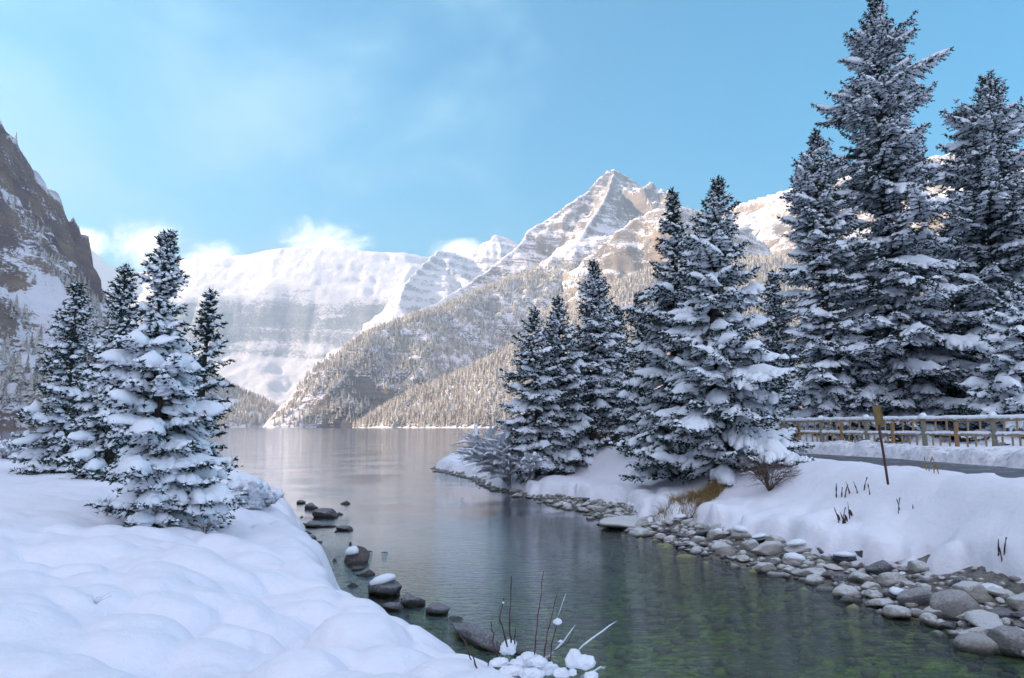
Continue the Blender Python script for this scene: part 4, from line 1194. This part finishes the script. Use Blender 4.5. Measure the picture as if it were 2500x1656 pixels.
# smaller pebbles, on land and under the shallow water
def pebbles(name, n, xr, yr, sel, rlo, rhi, mat, parent):
    xs = rgs.uniform(*xr, n * 6); ys = rgs.uniform(*yr, n * 6)
    zb, sR, sL = bed_height(xs[None], ys[None]); sR, sL, zb = sR[0], sL[0], zb[0]
    ok = sel(sR, sL, xs, ys) & (np.abs(xs) / ys < 0.8); xs, ys, zb = xs[ok][:n], ys[ok][:n], zb[ok][:n]
    V0, F0 = ICO1; m_ = len(xs); r = rgs.uniform(rlo, rhi, m_) * rgs.uniform(0.7, 1.3, m_)
    ang = rgs.uniform(0, 6.28, m_); sx = rgs.uniform(0.9, 1.5, m_); sz = rgs.uniform(0.4, 0.8, m_)
    V = V0[None] * (1 + 0.16 * rgs.normal(size=(m_, len(V0), 1)))
    Vx = V[..., 0] * sx[:, None]; Vy = V[..., 1]
    VV = np.stack([(Vx * np.cos(ang)[:, None] - Vy * np.sin(ang)[:, None]) * r[:, None] + xs[:, None], (Vx * np.sin(ang)[:, None] + Vy * np.cos(ang)[:, None]) * r[:, None] + ys[:, None], V[..., 2] * (sz * r)[:, None] + (zb + 0.2 * r)[:, None]], -1)
    Fq = (F0[None] + (np.arange(m_) * len(V0))[:, None, None]).reshape(-1, 3)
    return tag(obj(name, mesh_data(name, VV.reshape(-1, 3), [Fq], mat, True), parent), kind='stuff')
pebbles('pebbles', 2600, (-8, 11), (8.5, 50), lambda a_, b_, x, y: (a_ > -0.5) & (a_ < 2.0), 0.04, 0.10, M_pale, bank)
pebbles('pebbles', 600, (-12, 2), (6, 32), lambda a_, b_, x, y: (b_ > -0.5) & (b_ < 0.2), 0.04, 0.09, M_dark, bank)
M_bedstone = mat_stone('stone on the stream bed', (0.16, 0.17, 0.07), (0.36, 0.35, 0.20), wet=False, frost=0.0)
pebbles('bed_stones', 900, (-4, 9), (6.5, 24), lambda a_, b_, x, y: (a_ < -0.1) & (b_ < -0.1), 0.05, 0.16, M_bedstone, bank)

# ------------------------------------------------------------------ fence
def mat_wood(name, a, b):
    m, t, p, _ = new_mat(name); pos = geo(t).outputs['Position']
    n = t.noise(t.mapping(pos, (1, 1, 0.15)), 34, 4, 0.7); n2 = t.noise(pos, 5, 3, 0.6)
    c = t.mix(n2, a, b); c = t.mix(t.ramp(n, 0.45, 0.7, 0, 0.5), c, tuple(q * 0.4 for q in a))
    t.put(p.inputs['Base Color'], c); bump(t, p, n, 0.5, 0.01); return m
M_grey = mat_wood('greyed timber', (0.17, 0.175, 0.13), (0.27, 0.25, 0.19)); M_orange = mat_wood('orange timber', (0.28, 0.155, 0.075), (0.38, 0.24, 0.13)); M_tan = mat_wood('tan timber', (0.30, 0.21, 0.13), (0.42, 0.31, 0.20))


def box_mesh(name, sx, sy, sz, mat, bev=0.006, seed=0):
    bm = bmesh.new(); bmesh.ops.create_cube(bm, size=1.0)
    for v in bm.verts: v.co = (v.co.x * sx, v.co.y * sy, (v.co.z + 0.5) * sz)
    bmesh.ops.bevel(bm, geom=list(bm.edges), offset=bev, segments=1, affect='EDGES')
    me = bpy.data.meshes.new(name); bm.to_mesh(me); bm.free(); me.materials.append(mat); return me


def log_mesh(name, length, r, mat, seed=0, segs=10, n=8, snow=False):
    """a rounded bar along +X from 0 to length"""
    xs = np.linspace(0, length, segs); P = np.stack([xs, 0.4 * r * vn(xs * 2 + seed, xs * 0 + 3), 0.3 * r * vn(xs * 2 + seed, xs * 0 + 8)], -1)
    v, q = tubes(P[None], np.full((1, segs), r) * (1 + 0.08 * vn(xs * 5, xs * 0 + seed))[None], n)
    v2 = np.concatenate([v, [P[0], P[-1]]]); k = np.arange(n)
    caps = np.concatenate([np.stack([np.full(n, len(v)), (k + 1) % n, k], 1), np.stack([np.full(n, len(v) + 1), (segs - 1) * n + k, (segs - 1) * n + (k + 1) % n], 1)])
    return mesh_data(name, v2, [q, caps], mat, True)


def snow_bar(length, w_, h_, seed):
    K = max(12, int(length / 0.07)); xs = np.linspace(0.0, length, K)
    P = np.stack([xs, 0 * xs, 0 * xs], -1)[None]
    n = 9; a = np.arange(n) * 2 * np.pi / n; ca, sa = np.cos(a), np.sin(a)
    endf = np.clip(np.minimum(xs, length - xs) / 0.10 + 0.25, 0, 1) ** 0.5
    rg_ = np.random.default_rng(seed)
    wv = w_ * endf * (1 + 0.22 * vn(xs * 5 + seed, xs * 0)); hv = h_ * endf * (1 + 0.28 * vn(xs * 3.3 + seed, xs * 0 + 5))
    V = np.zeros((K, n, 3)); V[..., 0] = xs[:, None]; V[..., 1] = wv[:, None] * ca[None]
    V[..., 2] = np.where(sa[None] > 0.05, hv[:, None] * sa[None], -0.02 + 0.018 * rg_.normal(size=(K, n)))
    q = grid_faces(K, n); i = np.arange(K - 1) * n; wrap = np.stack([i + n - 1, i, i + n, i + 2 * n - 1], 1)
    cap = [np.arange(n)[::-1][None], (np.arange(n) + (K - 1) * n)[None]]
    return mesh_data('snow_strip', V.reshape(-1, 3), [q, wrap, cap[0], cap[1]], M_pad, True)


fence = empty('fence', (*FENCE[3], 2.0)); tag(fence, 'wooden rail fence of grey and orange posts, snow along its rails', 'fence')
bpy.context.view_layer.update()
FB, TOPZ, MIDZ = 1.95, 3.24, 2.72
post_me = log_mesh('post', 1.45, 0.085, M_grey, 3, 8, 10); opost = box_mesh('post', 0.115, 0.10, 1.22, M_orange); balu = [box_mesh('baluster', 0.055, 0.05, 0.50, M_tan), box_mesh('baluster', 0.055, 0.05, 0.66, M_tan)]
FL = Vector(fence.location)
def fpart(name, me, loc, rot=(0, 0, 0), parent=None):
    o = obj(name, me, parent or fence); o.location = Vector(loc) - (FL if parent is None else Vector((0, 0, 0))); o.rotation_euler = rot; return o
for i in range(len(FENCE)):
    x, y = FENCE[i]
    if i < len(FENCE) - 1 or True:
        p_ = fpart('post', post_me, (x, y, FB - 0.1), (0, -math.pi / 2, 0)); c = obj('snow_cap', CAPS[i % 4], p_, (1.46, 0, 0)); c.rotation_euler = (0, math.pi / 2, 0); c.scale = (0.15, 0.15, 0.24)
for i in range(len(FENCE) - 1):
    a = FENCE[i]; b = FENCE[i + 1]; d = b - a; Lg = float(np.linalg.norm(d)); an = math.atan2(d[1], d[0]); u = d / Lg
    nrm = np.array([-u[1], u[0]]);
    if nrm[1] > 0: nrm = -nrm
    off = nrm * 0.02
    for z, r, wv_, hv_ in ((TOPZ, 0.06, 0.08, 0.10), (MIDZ, 0.05, 0.065, 0.075), (2.16, 0.045, 0.05, 0.035)):
        rr = fpart('rail', log_mesh('rail', Lg, r, M_tan, i * 7 + int(z * 10), 12), (a[0] + off[0], a[1] + off[1], z), (0, 0, an))
        s_ = obj('snow_strip', snow_bar(Lg - 0.12, wv_, hv_, i * 3 + int(z)), rr, (0.06, 0, r * 0.75))
    m = (a + b) / 2 + nrm * 0.06
    fpart('post', opost, (m[0], m[1], FB - 0.02), (0, 0, an))
    for hh in (0, 1):
        zz = MIDZ + 0.03 if hh else FB + 0.05
        ks = [0.17, 0.34, 0.66, 0.83] if hh else [0.12, 0.25, 0.38, 0.62, 0.75, 0.88]
        for j, k in enumerate(ks):
            q_ = a + d * (k + rgs.uniform(-0.015, 0.015)) - nrm * 0.03
            fpart('baluster', balu[0] if hh else balu[1], (q_[0], q_[1], zz), (0, 0, an + 0.1))

# ------------------------------------------------------------------ leaning marker post
M_rust = mat_wood('rusted steel', (0.07, 0.035, 0.04), (0.13, 0.07, 0.06)); M_yel = mat_wood('weathered yellow tag', (0.20, 0.14, 0.05), (0.27, 0.20, 0.10))
dS = 16.3; bx_ = np.array(ray(2164, 1155, dS)); tx_ = np.array(ray(2139, 989, dS + 0.1))
sg = empty('marker_post', tuple(bx_)); tag(sg, 'thin leaning rusty marker post with a yellowish tag, at the path edge', 'marker post')
dv = Vector(tx_ - bx_); q_ = dv.to_track_quat('X', 'Z').to_euler()
pl = obj('pole', log_mesh('pole', dv.length + 0.25, 0.028, M_rust, 5, 6, 8), sg); pl.location = -dv.normalized() * 0.25; pl.rotation_euler = q_
mp = dv * 0.845
tg = obj('tag', box_mesh('tag', 0.155, 0.03, 0.43, M_yel, 0.008), sg); tg.location = mp + Vector((0.015, -0.05, -0.215)); tg.rotation_euler = (0.03, -0.14, -0.25)
for sx_ in (-1, 1):
    e_ = obj('tag_edge', box_mesh('tag_edge', 0.014, 0.045, 0.44, M_yel, 0.004), tg, (0.078 * sx_, -0.006, -0.005))

# ------------------------------------------------------------------ shrubs, stalks, twigs, grass
def mat_plain(name, c, c2, rough=0.85, s=8):
    m, t, p, _ = new_mat(name); n = t.noise(geo(t).outputs['Position'], s, 4, 0.65); t.put(p.inputs['Base Color'], t.mix(t.ramp(n, 0.35, 0.65), c, c2)); p.inputs['Roughness'].default_value = rough; return m
M_twig = mat_plain('dark twig', (0.045, 0.030, 0.032), (0.09, 0.05, 0.045)); M_frtwig = mat_plain('frosted twig', (0.14, 0.13, 0.15), (0.62, 0.62, 0.68), s=3); M_brown = mat_plain('brown shrub', (0.07, 0.045, 0.035), (0.14, 0.09, 0.06))
M_redt = mat_plain('red stem', (0.12, 0.035, 0.035), (0.08, 0.03, 0.035))


def bush(loc, H, W, seed, label, n=26, mat=None, snow=0.7, lean=(0, 0), r0=0.012, group=None, sub=4, clump=0.10, name='shrub', sink=0.08):
    rg = np.random.default_rng(seed); mat = mat or M_frtwig
    az_ = rg.uniform(0, 6.28, n); S_ = 7; s = np.linspace(0, 1, S_)[None]
    L_ = H * rg.uniform(0.55, 1.05, n); sp_ = W / 2 * np.sqrt(rg.uniform(0.03, 1, n))
    X_ = sp_[:, None] * np.cos(az_)[:, None] * (0.25 * s + 0.75 * s ** 1.6) + lean[0] * s ** 1.5; Y_ = sp_[:, None] * np.sin(az_)[:, None] * (0.25 * s + 0.75 * s ** 1.6) + lean[1] * s ** 1.5
    Z_ = L_[:, None] * (s - 0.22 * s ** 3)
    P = np.stack([X_, Y_, Z_], -1) + 0.02 * H * rg.normal(size=(n, S_, 3)) * s[..., None]
    v1, q1 = tubes(P, np.full((n, 1), r0) * (1 - 0.75 * s), 4)
    m_ = n * sub; bi = np.repeat(np.arange(n), sub); si = rg.integers(2, S_ - 1, m_)
    B0 = P[bi, si]; D = P[bi, si] - P[bi, si - 1]; D /= np.linalg.norm(D, axis=1, keepdims=True); D = D + rg.normal(0, 0.55, D.shape); D[:, 2] = np.abs(D[:, 2]) * 0.8; D /= np.linalg.norm(D, axis=1, keepdims=True)
    ll = H * rg.uniform(0.12, 0.34, m_); s2 = np.linspace(0, 1, 4)[None]
    P2 = B0[:, None] + D[:, None] * (ll[:, None] * s2)[..., None]; P2[..., 2] -= 0.25 * ll[:, None] * s2 ** 2
    v2, q2 = tubes(P2, np.full((m_, 1), r0 * 0.55) * (1 - 0.6 * s2), 3)
    m3 = m_ * 3; b3 = np.repeat(np.arange(m_), 3); s3 = rg.integers(1, 4, m3); B3 = P2[b3, s3]; D3 = D[b3] + rg.normal(0, 0.6, (m3, 3)); D3 /= np.linalg.norm(D3, axis=1, keepdims=True)
    P3 = B3[:, None] + D3[:, None] * (ll[b3][:, None] * 0.55 * np.linspace(0, 1, 3)[None])[..., None]
    v3, q3 = tubes(P3, np.full((m3, 1), r0 * 0.38) * (1 - 0.4 * np.linspace(0, 1, 3)[None]), 3)
    x, y, z = loc; r = empty(name, (x, y, z - sink)); tag(r, label, 'shrub', group)
    V = np.concatenate([v1, v2, v3]); obj('twigs', mesh_data('twigs', V, [q1, q2 + len(v1), q3 + len(v1) + len(v2)], mat, True), r)
    if snow > 0:
        pk = rg.random(m_) < snow; PP = P2[pk][:, :4].copy(); PP[..., 2] += 0.3 * clump
        sd3 = np.cross(D[pk], [0, 0, 1.0]); sd3 /= np.linalg.norm(sd3, axis=1, keepdims=True) + 1e-9
        W3 = clump * rg.uniform(0.5, 1.4, pk.sum()); va, qa = pads(PP, sd3, W3, W3 * 0.8, rg, 6, 0.4, 0.8 / clump)
        obj('snow_load', mesh_data('snow_load', va, [qa], M_pad, True), r)
    return r


bush((*ray(1245, 1100, 34.5)[:2], ground_z(*ray(1245, 1100, 34.5)[:2])), 3.4, 3.0, 901, 'tall frosted willow leaning over the lake beside the tree cluster', 60, snow=0.6, lean=(-1.1, 0), r0=0.014, sub=9, clump=0.11)
x_, y_ = ray(1290, 1100, 33.6)[:2]; bush((x_, y_, ground_z(x_, y_)), 1.6, 2.4, 902, 'low snowy shrub at the foot of the lakeside spruce', 34, snow=0.7, r0=0.016, sub=5, clump=0.11)
x_, y_ = ray(1490, 1100, 36.0)[:2]; bush((x_, y_, ground_z(x_, y_)), 1.3, 3.4, 903, 'brown leafless undergrowth between the cluster and the middle trees', 60, mat=M_brown, snow=0.12, r0=0.016, sub=5, clump=0.07)
x_, y_ = ray(1875, 1100, 21.0)[:2]; bush((x_, y_, ground_z(x_, y_)), 1.25, 1.9, 904, 'bare purple-grey bush right of the broad middle spruce', 44, mat=M_brown, snow=0.06, r0=0.009, sub=6, clump=0.04)
x_, y_ = ray(1925, 1060, 27.0)[:2]; bush((x_, y_, ground_z(x_, y_)), 0.9, 1.8, 905, 'frosted low bush at the left end of the fence', 34, snow=0.35, r0=0.010, sub=5, clump=0.06)
for i, (px_, dd, hh, ww, lb_) in enumerate(((12, 34, 1.5, 3.2, 'frosted thicket at the left picture edge by the lake'), (78, 33, 1.3, 2.6, 'low frosted bush left of the outermost spruce'), (130, 30, 1.0, 2.6, 'frosted bush under the outermost spruce'), (235, 24, 0.9, 2.0, 'snowy shrub between the two outer left spruces'))):
    x_, y_ = ray(px_, 1100, dd)[:2]; bush((x_, y_, ground_z(x_, y_)), hh, ww, 910 + i, lb_, 46, snow=0.35, r0=0.014, sub=5, clump=0.08, group='frosted bushes along the left shore')
x_, y_ = ray(655, 1180, 19.0)[:2]; bush((x_, y_, ground_z(x_, y_)), 0.5, 1.1, 920, 'small frosted bush at the water edge right of the left spruces', 34, snow=0.3, r0=0.008, sub=5, clump=0.05)
x_, y_ = ray(615, 1165, 18.0)[:2]; bush((x_, y_, ground_z(x_, y_)), 0.9, 1.5, 921, 'snow-buried shrub next to the slimmer left spruce', 34, snow=0.9, r0=0.010, sub=5, clump=0.16)
x_, y_ = ray(262, 1230, 12.9)[:2]; bush((x_, y_, ground_z(x_, y_)), 0.42, 0.6, 922, 'wispy frosted twigs left of the big left spruce', 24, snow=0.15, r0=0.004, sub=5, clump=0.03, sink=0.03)
x_, y_ = ray(500, 1290, 12.3)[:2]; bush((x_, y_, ground_z(x_, y_)), 0.36, 0.6, 923, 'thin dry twigs in the snow right of the big left spruce', 26, mat=M_brown, snow=0.0, r0=0.003, sub=4, sink=0.03)
x_, y_, z_ = at_px(232, 1478); bush((x_, y_, z_), 0.16, 0.34, 924, 'few fine twigs poking out of the open left snow', 7, mat=M_frtwig, snow=0.0, r0=0.0025, sub=1, sink=0.02)


def blades(name, pts, H, mat, seed, parent=None, kind='stuff', lean=0.5, wid=0.006):
    rg = np.random.default_rng(seed); n = len(pts); S_ = 4; s = np.linspace(0, 1, S_)[None]
    a = rg.uniform(0, 6.28, n); L_ = H * rg.uniform(0.5, 1.15, n); ln = lean * rg.uniform(0.2, 1, n)
    P = np.zeros((n, S_, 3)); P[..., 0] = pts[:, 0:1] + (np.cos(a) * L_ * ln)[:, None] * s ** 2; P[..., 1] = pts[:, 1:2] + (np.sin(a) * L_ * ln)[:, None] * s ** 2
    P[..., 2] = pts[:, 2:3] + L_[:, None] * (s - 0.35 * ln[:, None] * s ** 2)
    v, q = tubes(P, np.full((n, 1), wid) * (1 - 0.8 * s), 3)
    return tag(obj(name, mesh_data(name, v, [q], mat, True), parent), kind=kind)


M_gold = mat_plain('golden dry grass', (0.20, 0.12, 0.04), (0.34, 0.23, 0.09), s=3)
gp = []
for i in range(3200):
    px_ = rgs.uniform(1585, 1782); t_ = (px_ - 1585) / 197; py_ = rgs.uniform(1230 - 16 * t_, 1262 - 42 * t_)
    x_, y_ = onz(px_, py_, 0.75); gp.append((x_, y_, ground_z(x_, y_) - 0.04))
blades('golden_grass', np.array(gp), 0.36, M_gold, 31, wid=0.006, lean=1.1)
M_soil = mat_plain('dark litter', (0.035, 0.028, 0.02), (0.09, 0.065, 0.04), s=12)


def stalks(pxs, depth_z, label, hpx, seed, mat=None, leaf=False):
    rg = np.random.default_rng(seed); root = None
    for i, (px_, py_) in enumerate(pxs):
        x_, y_, z_ = at_px(px_, py_)
        if root is None: root = empty('dead_plant', (x_, y_, z_)); tag(root, label, 'plant')
        S_ = 6; s = np.linspace(0, 1, S_); H = hpx / F * y_ * rg.uniform(0.7, 1.15)
        P = np.stack([x_ - root.location.x + rg.normal(0, 0.25) * H * s ** 1.5, y_ - root.location.y + 0 * s, z_ - root.location.z - 0.03 + (H + 0.03) * s], -1)
        rad = 0.010 * (1 - 0.5 * s) + 0.014 * np.clip(vn(s * 7 + i, s * 0 + seed), 0, 1)
        v, q = tubes(P[None], rad[None], 5); obj('stalk', mesh_data('stalk', v, [q], mat or M_twig, True), root)
        if leaf:
            L1 = P[3] + np.array([0.02, 0, 0]); Q = np.linspace(0, 1, 5)[:, None] * np.array([0.05, 0, -0.16]) + L1
            v, q = tubes(Q[None], (0.03 * np.sin(np.linspace(0.2, 3.0, 5)))[None], 6); obj('leaf', mesh_data('leaf', v * 1.0, [q], mat or M_twig, True), root)
stalks([(2042, 1219), (2055, 1216), (2063, 1218), (2075, 1212), (2094, 1210), (2110, 1205), (2124, 1214)], 0, 'row of short dark withered stalks on the right snow slope', 30, 41)
stalks([(2048, 1278), (2057, 1280), (2061, 1279), (2075, 1274)], 0, 'clump of drooping dead leaves and stalks above the right stones', 36, 42, leaf=True)
stalks([(2193, 1256), (2197, 1250)], 0, 'single dark stalk standing apart on the right snow slope', 38, 43)
stalks([(2229, 1245)], 0, 'tiny dark stub right of the single stalk', 14, 44)
stalks([(2447, 1378), (2453, 1374), (2440, 1380)], 0, 'thin dry stalks in the snow near the right picture edge', 38, 45)
stalks([(2268, 1152), (2280, 1156), (2292, 1160), (2262, 1148)], 0, 'pale dry grass stems at the path edge right of the marker post', 32, 46, mat=M_gold)
stalks([(1960, 1118), (1972, 1120), (1984, 1122)], 0, 'pale weeds at the path edge left of the marker post', 34, 47, mat=M_frtwig)

# --- bare shoots sticking out of the snow at the bottom
x0_, y0_ = ray(1290, 1640, 5.6)[:2]; sh = empty('willow_shoots', (x0_, y0_, ground_z(x0_, y0_))); tag(sh, 'bare willow shoots with snow lumps, bottom centre at the water', 'shrub')
SH = Vector(sh.location)
def tw(px_, py_): return 1100 + px_ / 5.9175, 1400 + py_ / 5.9175
def shoot(pts, r, mat, dep, snowy=False, seed=0):
    W_ = [np.array(ray(*tw(*p), dep + 0.15 * k)) for k, p in enumerate(pts)]
    t_ = np.linspace(0, len(W_) - 1, 9); P = np.array([[np.interp(q, range(len(W_)), [w_[c] for w_ in W_]) for c in range(3)] for q in t_]) - np.array(SH)
    P[1:-1] += np.random.default_rng(seed).normal(0, 0.004, P[1:-1].shape)
    v, q = tubes(P[None], (r * np.linspace(1, 0.45, 9) * (1 + 0.35 * (np.arange(9) % 3 == 1)))[None], 5)
    obj('shoot', mesh_data('shoot', v, [q], mat, True), sh)
    if snowy:
        Q = P[3:].copy(); Q[:, 2] += 0.006; va, qa = pads(Q[None], np.array([[0.0, 1, 0]]), np.array([0.007]), np.array([0.008]), None, 6, 0.5, 30.0); obj('snow_strip', mesh_data('snow_strip', va, [qa], M_pad, True), sh)
for i, (pts, r, mt, sn) in enumerate((([(820, 1060), (720, 680), (770, 340)], 0.006, M_twig, 0), ([(875, 1000), (850, 750), (885, 40)], 0.0065, M_twig, 0), ([(925, 1020), (940, 805)], 0.005, M_twig, 0), ([(690, 1330), (600, 860), (580, 700)], 0.006, M_twig, 0),
        ([(400, 1480), (250, 1120), (120, 840)], 0.006, M_twig, 0), ([(385, 1380), (290, 1110), (210, 950)], 0.0055, M_twig, 0), ([(490, 1490), (585, 1165)], 0.005, M_twig, 0), ([(1212, 1180), (1265, 620), (1350, -40)], 0.0045, M_redt, 0),
        ([(1352, 1220), (1420, 760), (1540, 310)], 0.0045, M_redt, 0), ([(1415, 1420), (1460, 1050), (1530, 760)], 0.005, M_redt, 0), ([(1450, 1100), (1565, 600), (1680, 270)], 0.0035, M_twig, 1), ([(1290, 1290), (1560, 1080), (1810, 745)], 0.005, M_frtwig, 1),
        ([(1700, 1250), (1900, 1060), (2420, 690)], 0.0045, M_frtwig, 1), ([(1640, 1470), (1690, 1330), (1710, 1190)], 0.006, M_twig, 0), ([(1822, 1440), (1820, 1260)], 0.005, M_twig, 0), ([(1860, 1520), (2080, 1410), (2240, 1350)], 0.007, M_frtwig, 1),
        ([(520, 1540), (300, 1425)], 0.006, M_twig, 0), ([(300, 1530), (75, 1435)], 0.007, M_twig, 0), ([(1000, 1270), (1075, 1175)], 0.005, M_twig, 0), ([(1165, 1390), (1130, 1190)], 0.006, M_twig, 0), ([(800, 1400), (840, 1335)], 0.006, M_twig, 0),
        ([(1370, 1430), (1430, 1220)], 0.006, M_twig, 0), ([(1520, 1540), (1565, 1360)], 0.008, M_frtwig, 0), ([(1480, 1130), (1700, 1000), (1780, 830)], 0.003, M_twig, 0), ([(1560, 1010), (1440, 860)], 0.003, M_frtwig, 0))):
    shoot(pts, r, mt, 5.55 + 0.25 * vn(i * 1.7, 0.5), sn, i)
def clump(cx_, cy_, wx, hz_, dp, i):
    c_ = Vector(ray(*tw(cx_, cy_), dp)) - SH; px_m = dp / F / 5.9175
    V, Fc = ICO3; V = V.copy(); u_ = V.copy()
    r_ = 1 + 0.42 * fbm(u_[:, 0] * 1.6 + i * 5, u_[:, 1] * 1.6, u_[:, 2] * 1.6, oct=4, seed=600 + i) - 0.25 * np.clip(fbm(u_[:, 0] * 3 + i, u_[:, 1] * 3, u_[:, 2] * 3, oct=3, seed=650 + i), -0.2, 1)
    V = V * r_[:, None]; V[:, 2] = np.where(V[:, 2] < -0.35, -0.35 + (V[:, 2] + 0.35) * 0.5, V[:, 2])
    V = V * np.array([wx * px_m, wx * px_m * 0.7, hz_ * px_m])
    obj('snow_clump', mesh_data('snow_clump', V, [Fc], M_pad, True), sh, c_)
CL = [(835, 1090, 105, 120, 5.6), (1780, 1260, 110, 140, 5.2), (1930, 1300, 150, 110, 5.2), (1600, 1450, 110, 80, 5.2), (2040, 1490, 100, 60, 5.1), (1120, 1240, 150, 90, 5.5), (1260, 1290, 130, 90, 5.4), (1000, 1330, 150, 80, 5.5),
      (1545, 705, 56, 50, 5.5), (1390, 1400, 130, 110, 5.4), (700, 1300, 130, 70, 5.5), (900, 1420, 170, 70, 5.4), (1180, 1450, 170, 80, 5.3), (760, 425, 16, 16, 5.5), (1590, 985, 30, 22, 5.5), (1760, 1440, 60, 50, 5.1), (1500, 1350, 50, 35, 5.3)]
for i, a_ in enumerate(CL): clump(*a_, i)
HAZE = 2.0e-4
# ------------------------------------------------------------------ haze
hv = np.array([(x, y, z) for x in (-3750, 3600) for y in (-1150, 5400) for z in (-9.0, 1330.0)], float)
hf = np.array([(0, 1, 3, 2), (4, 6, 7, 5), (0, 4, 5, 1), (2, 3, 7, 6), (0, 2, 6, 4), (1, 5, 7, 3)])
hm = bpy.data.materials.new('haze'); hm.use_nodes = True
ht = NT(hm.node_tree); ht.n.clear()
ho = ht.new('ShaderNodeOutputMaterial'); hp = ht.new('ShaderNodeVolumePrincipled')
hp.inputs['Color'].default_value = (0.66, 0.85, 1.0, 1); hp.inputs['Density'].default_value = HAZE
hp.inputs['Anisotropy'].default_value = 0.35
ht.l.new(hp.outputs[0], ho.inputs['Volume'])
hz = tag(obj('haze', mesh_data('haze', hv, [hf], hm, False)), kind='stuff')
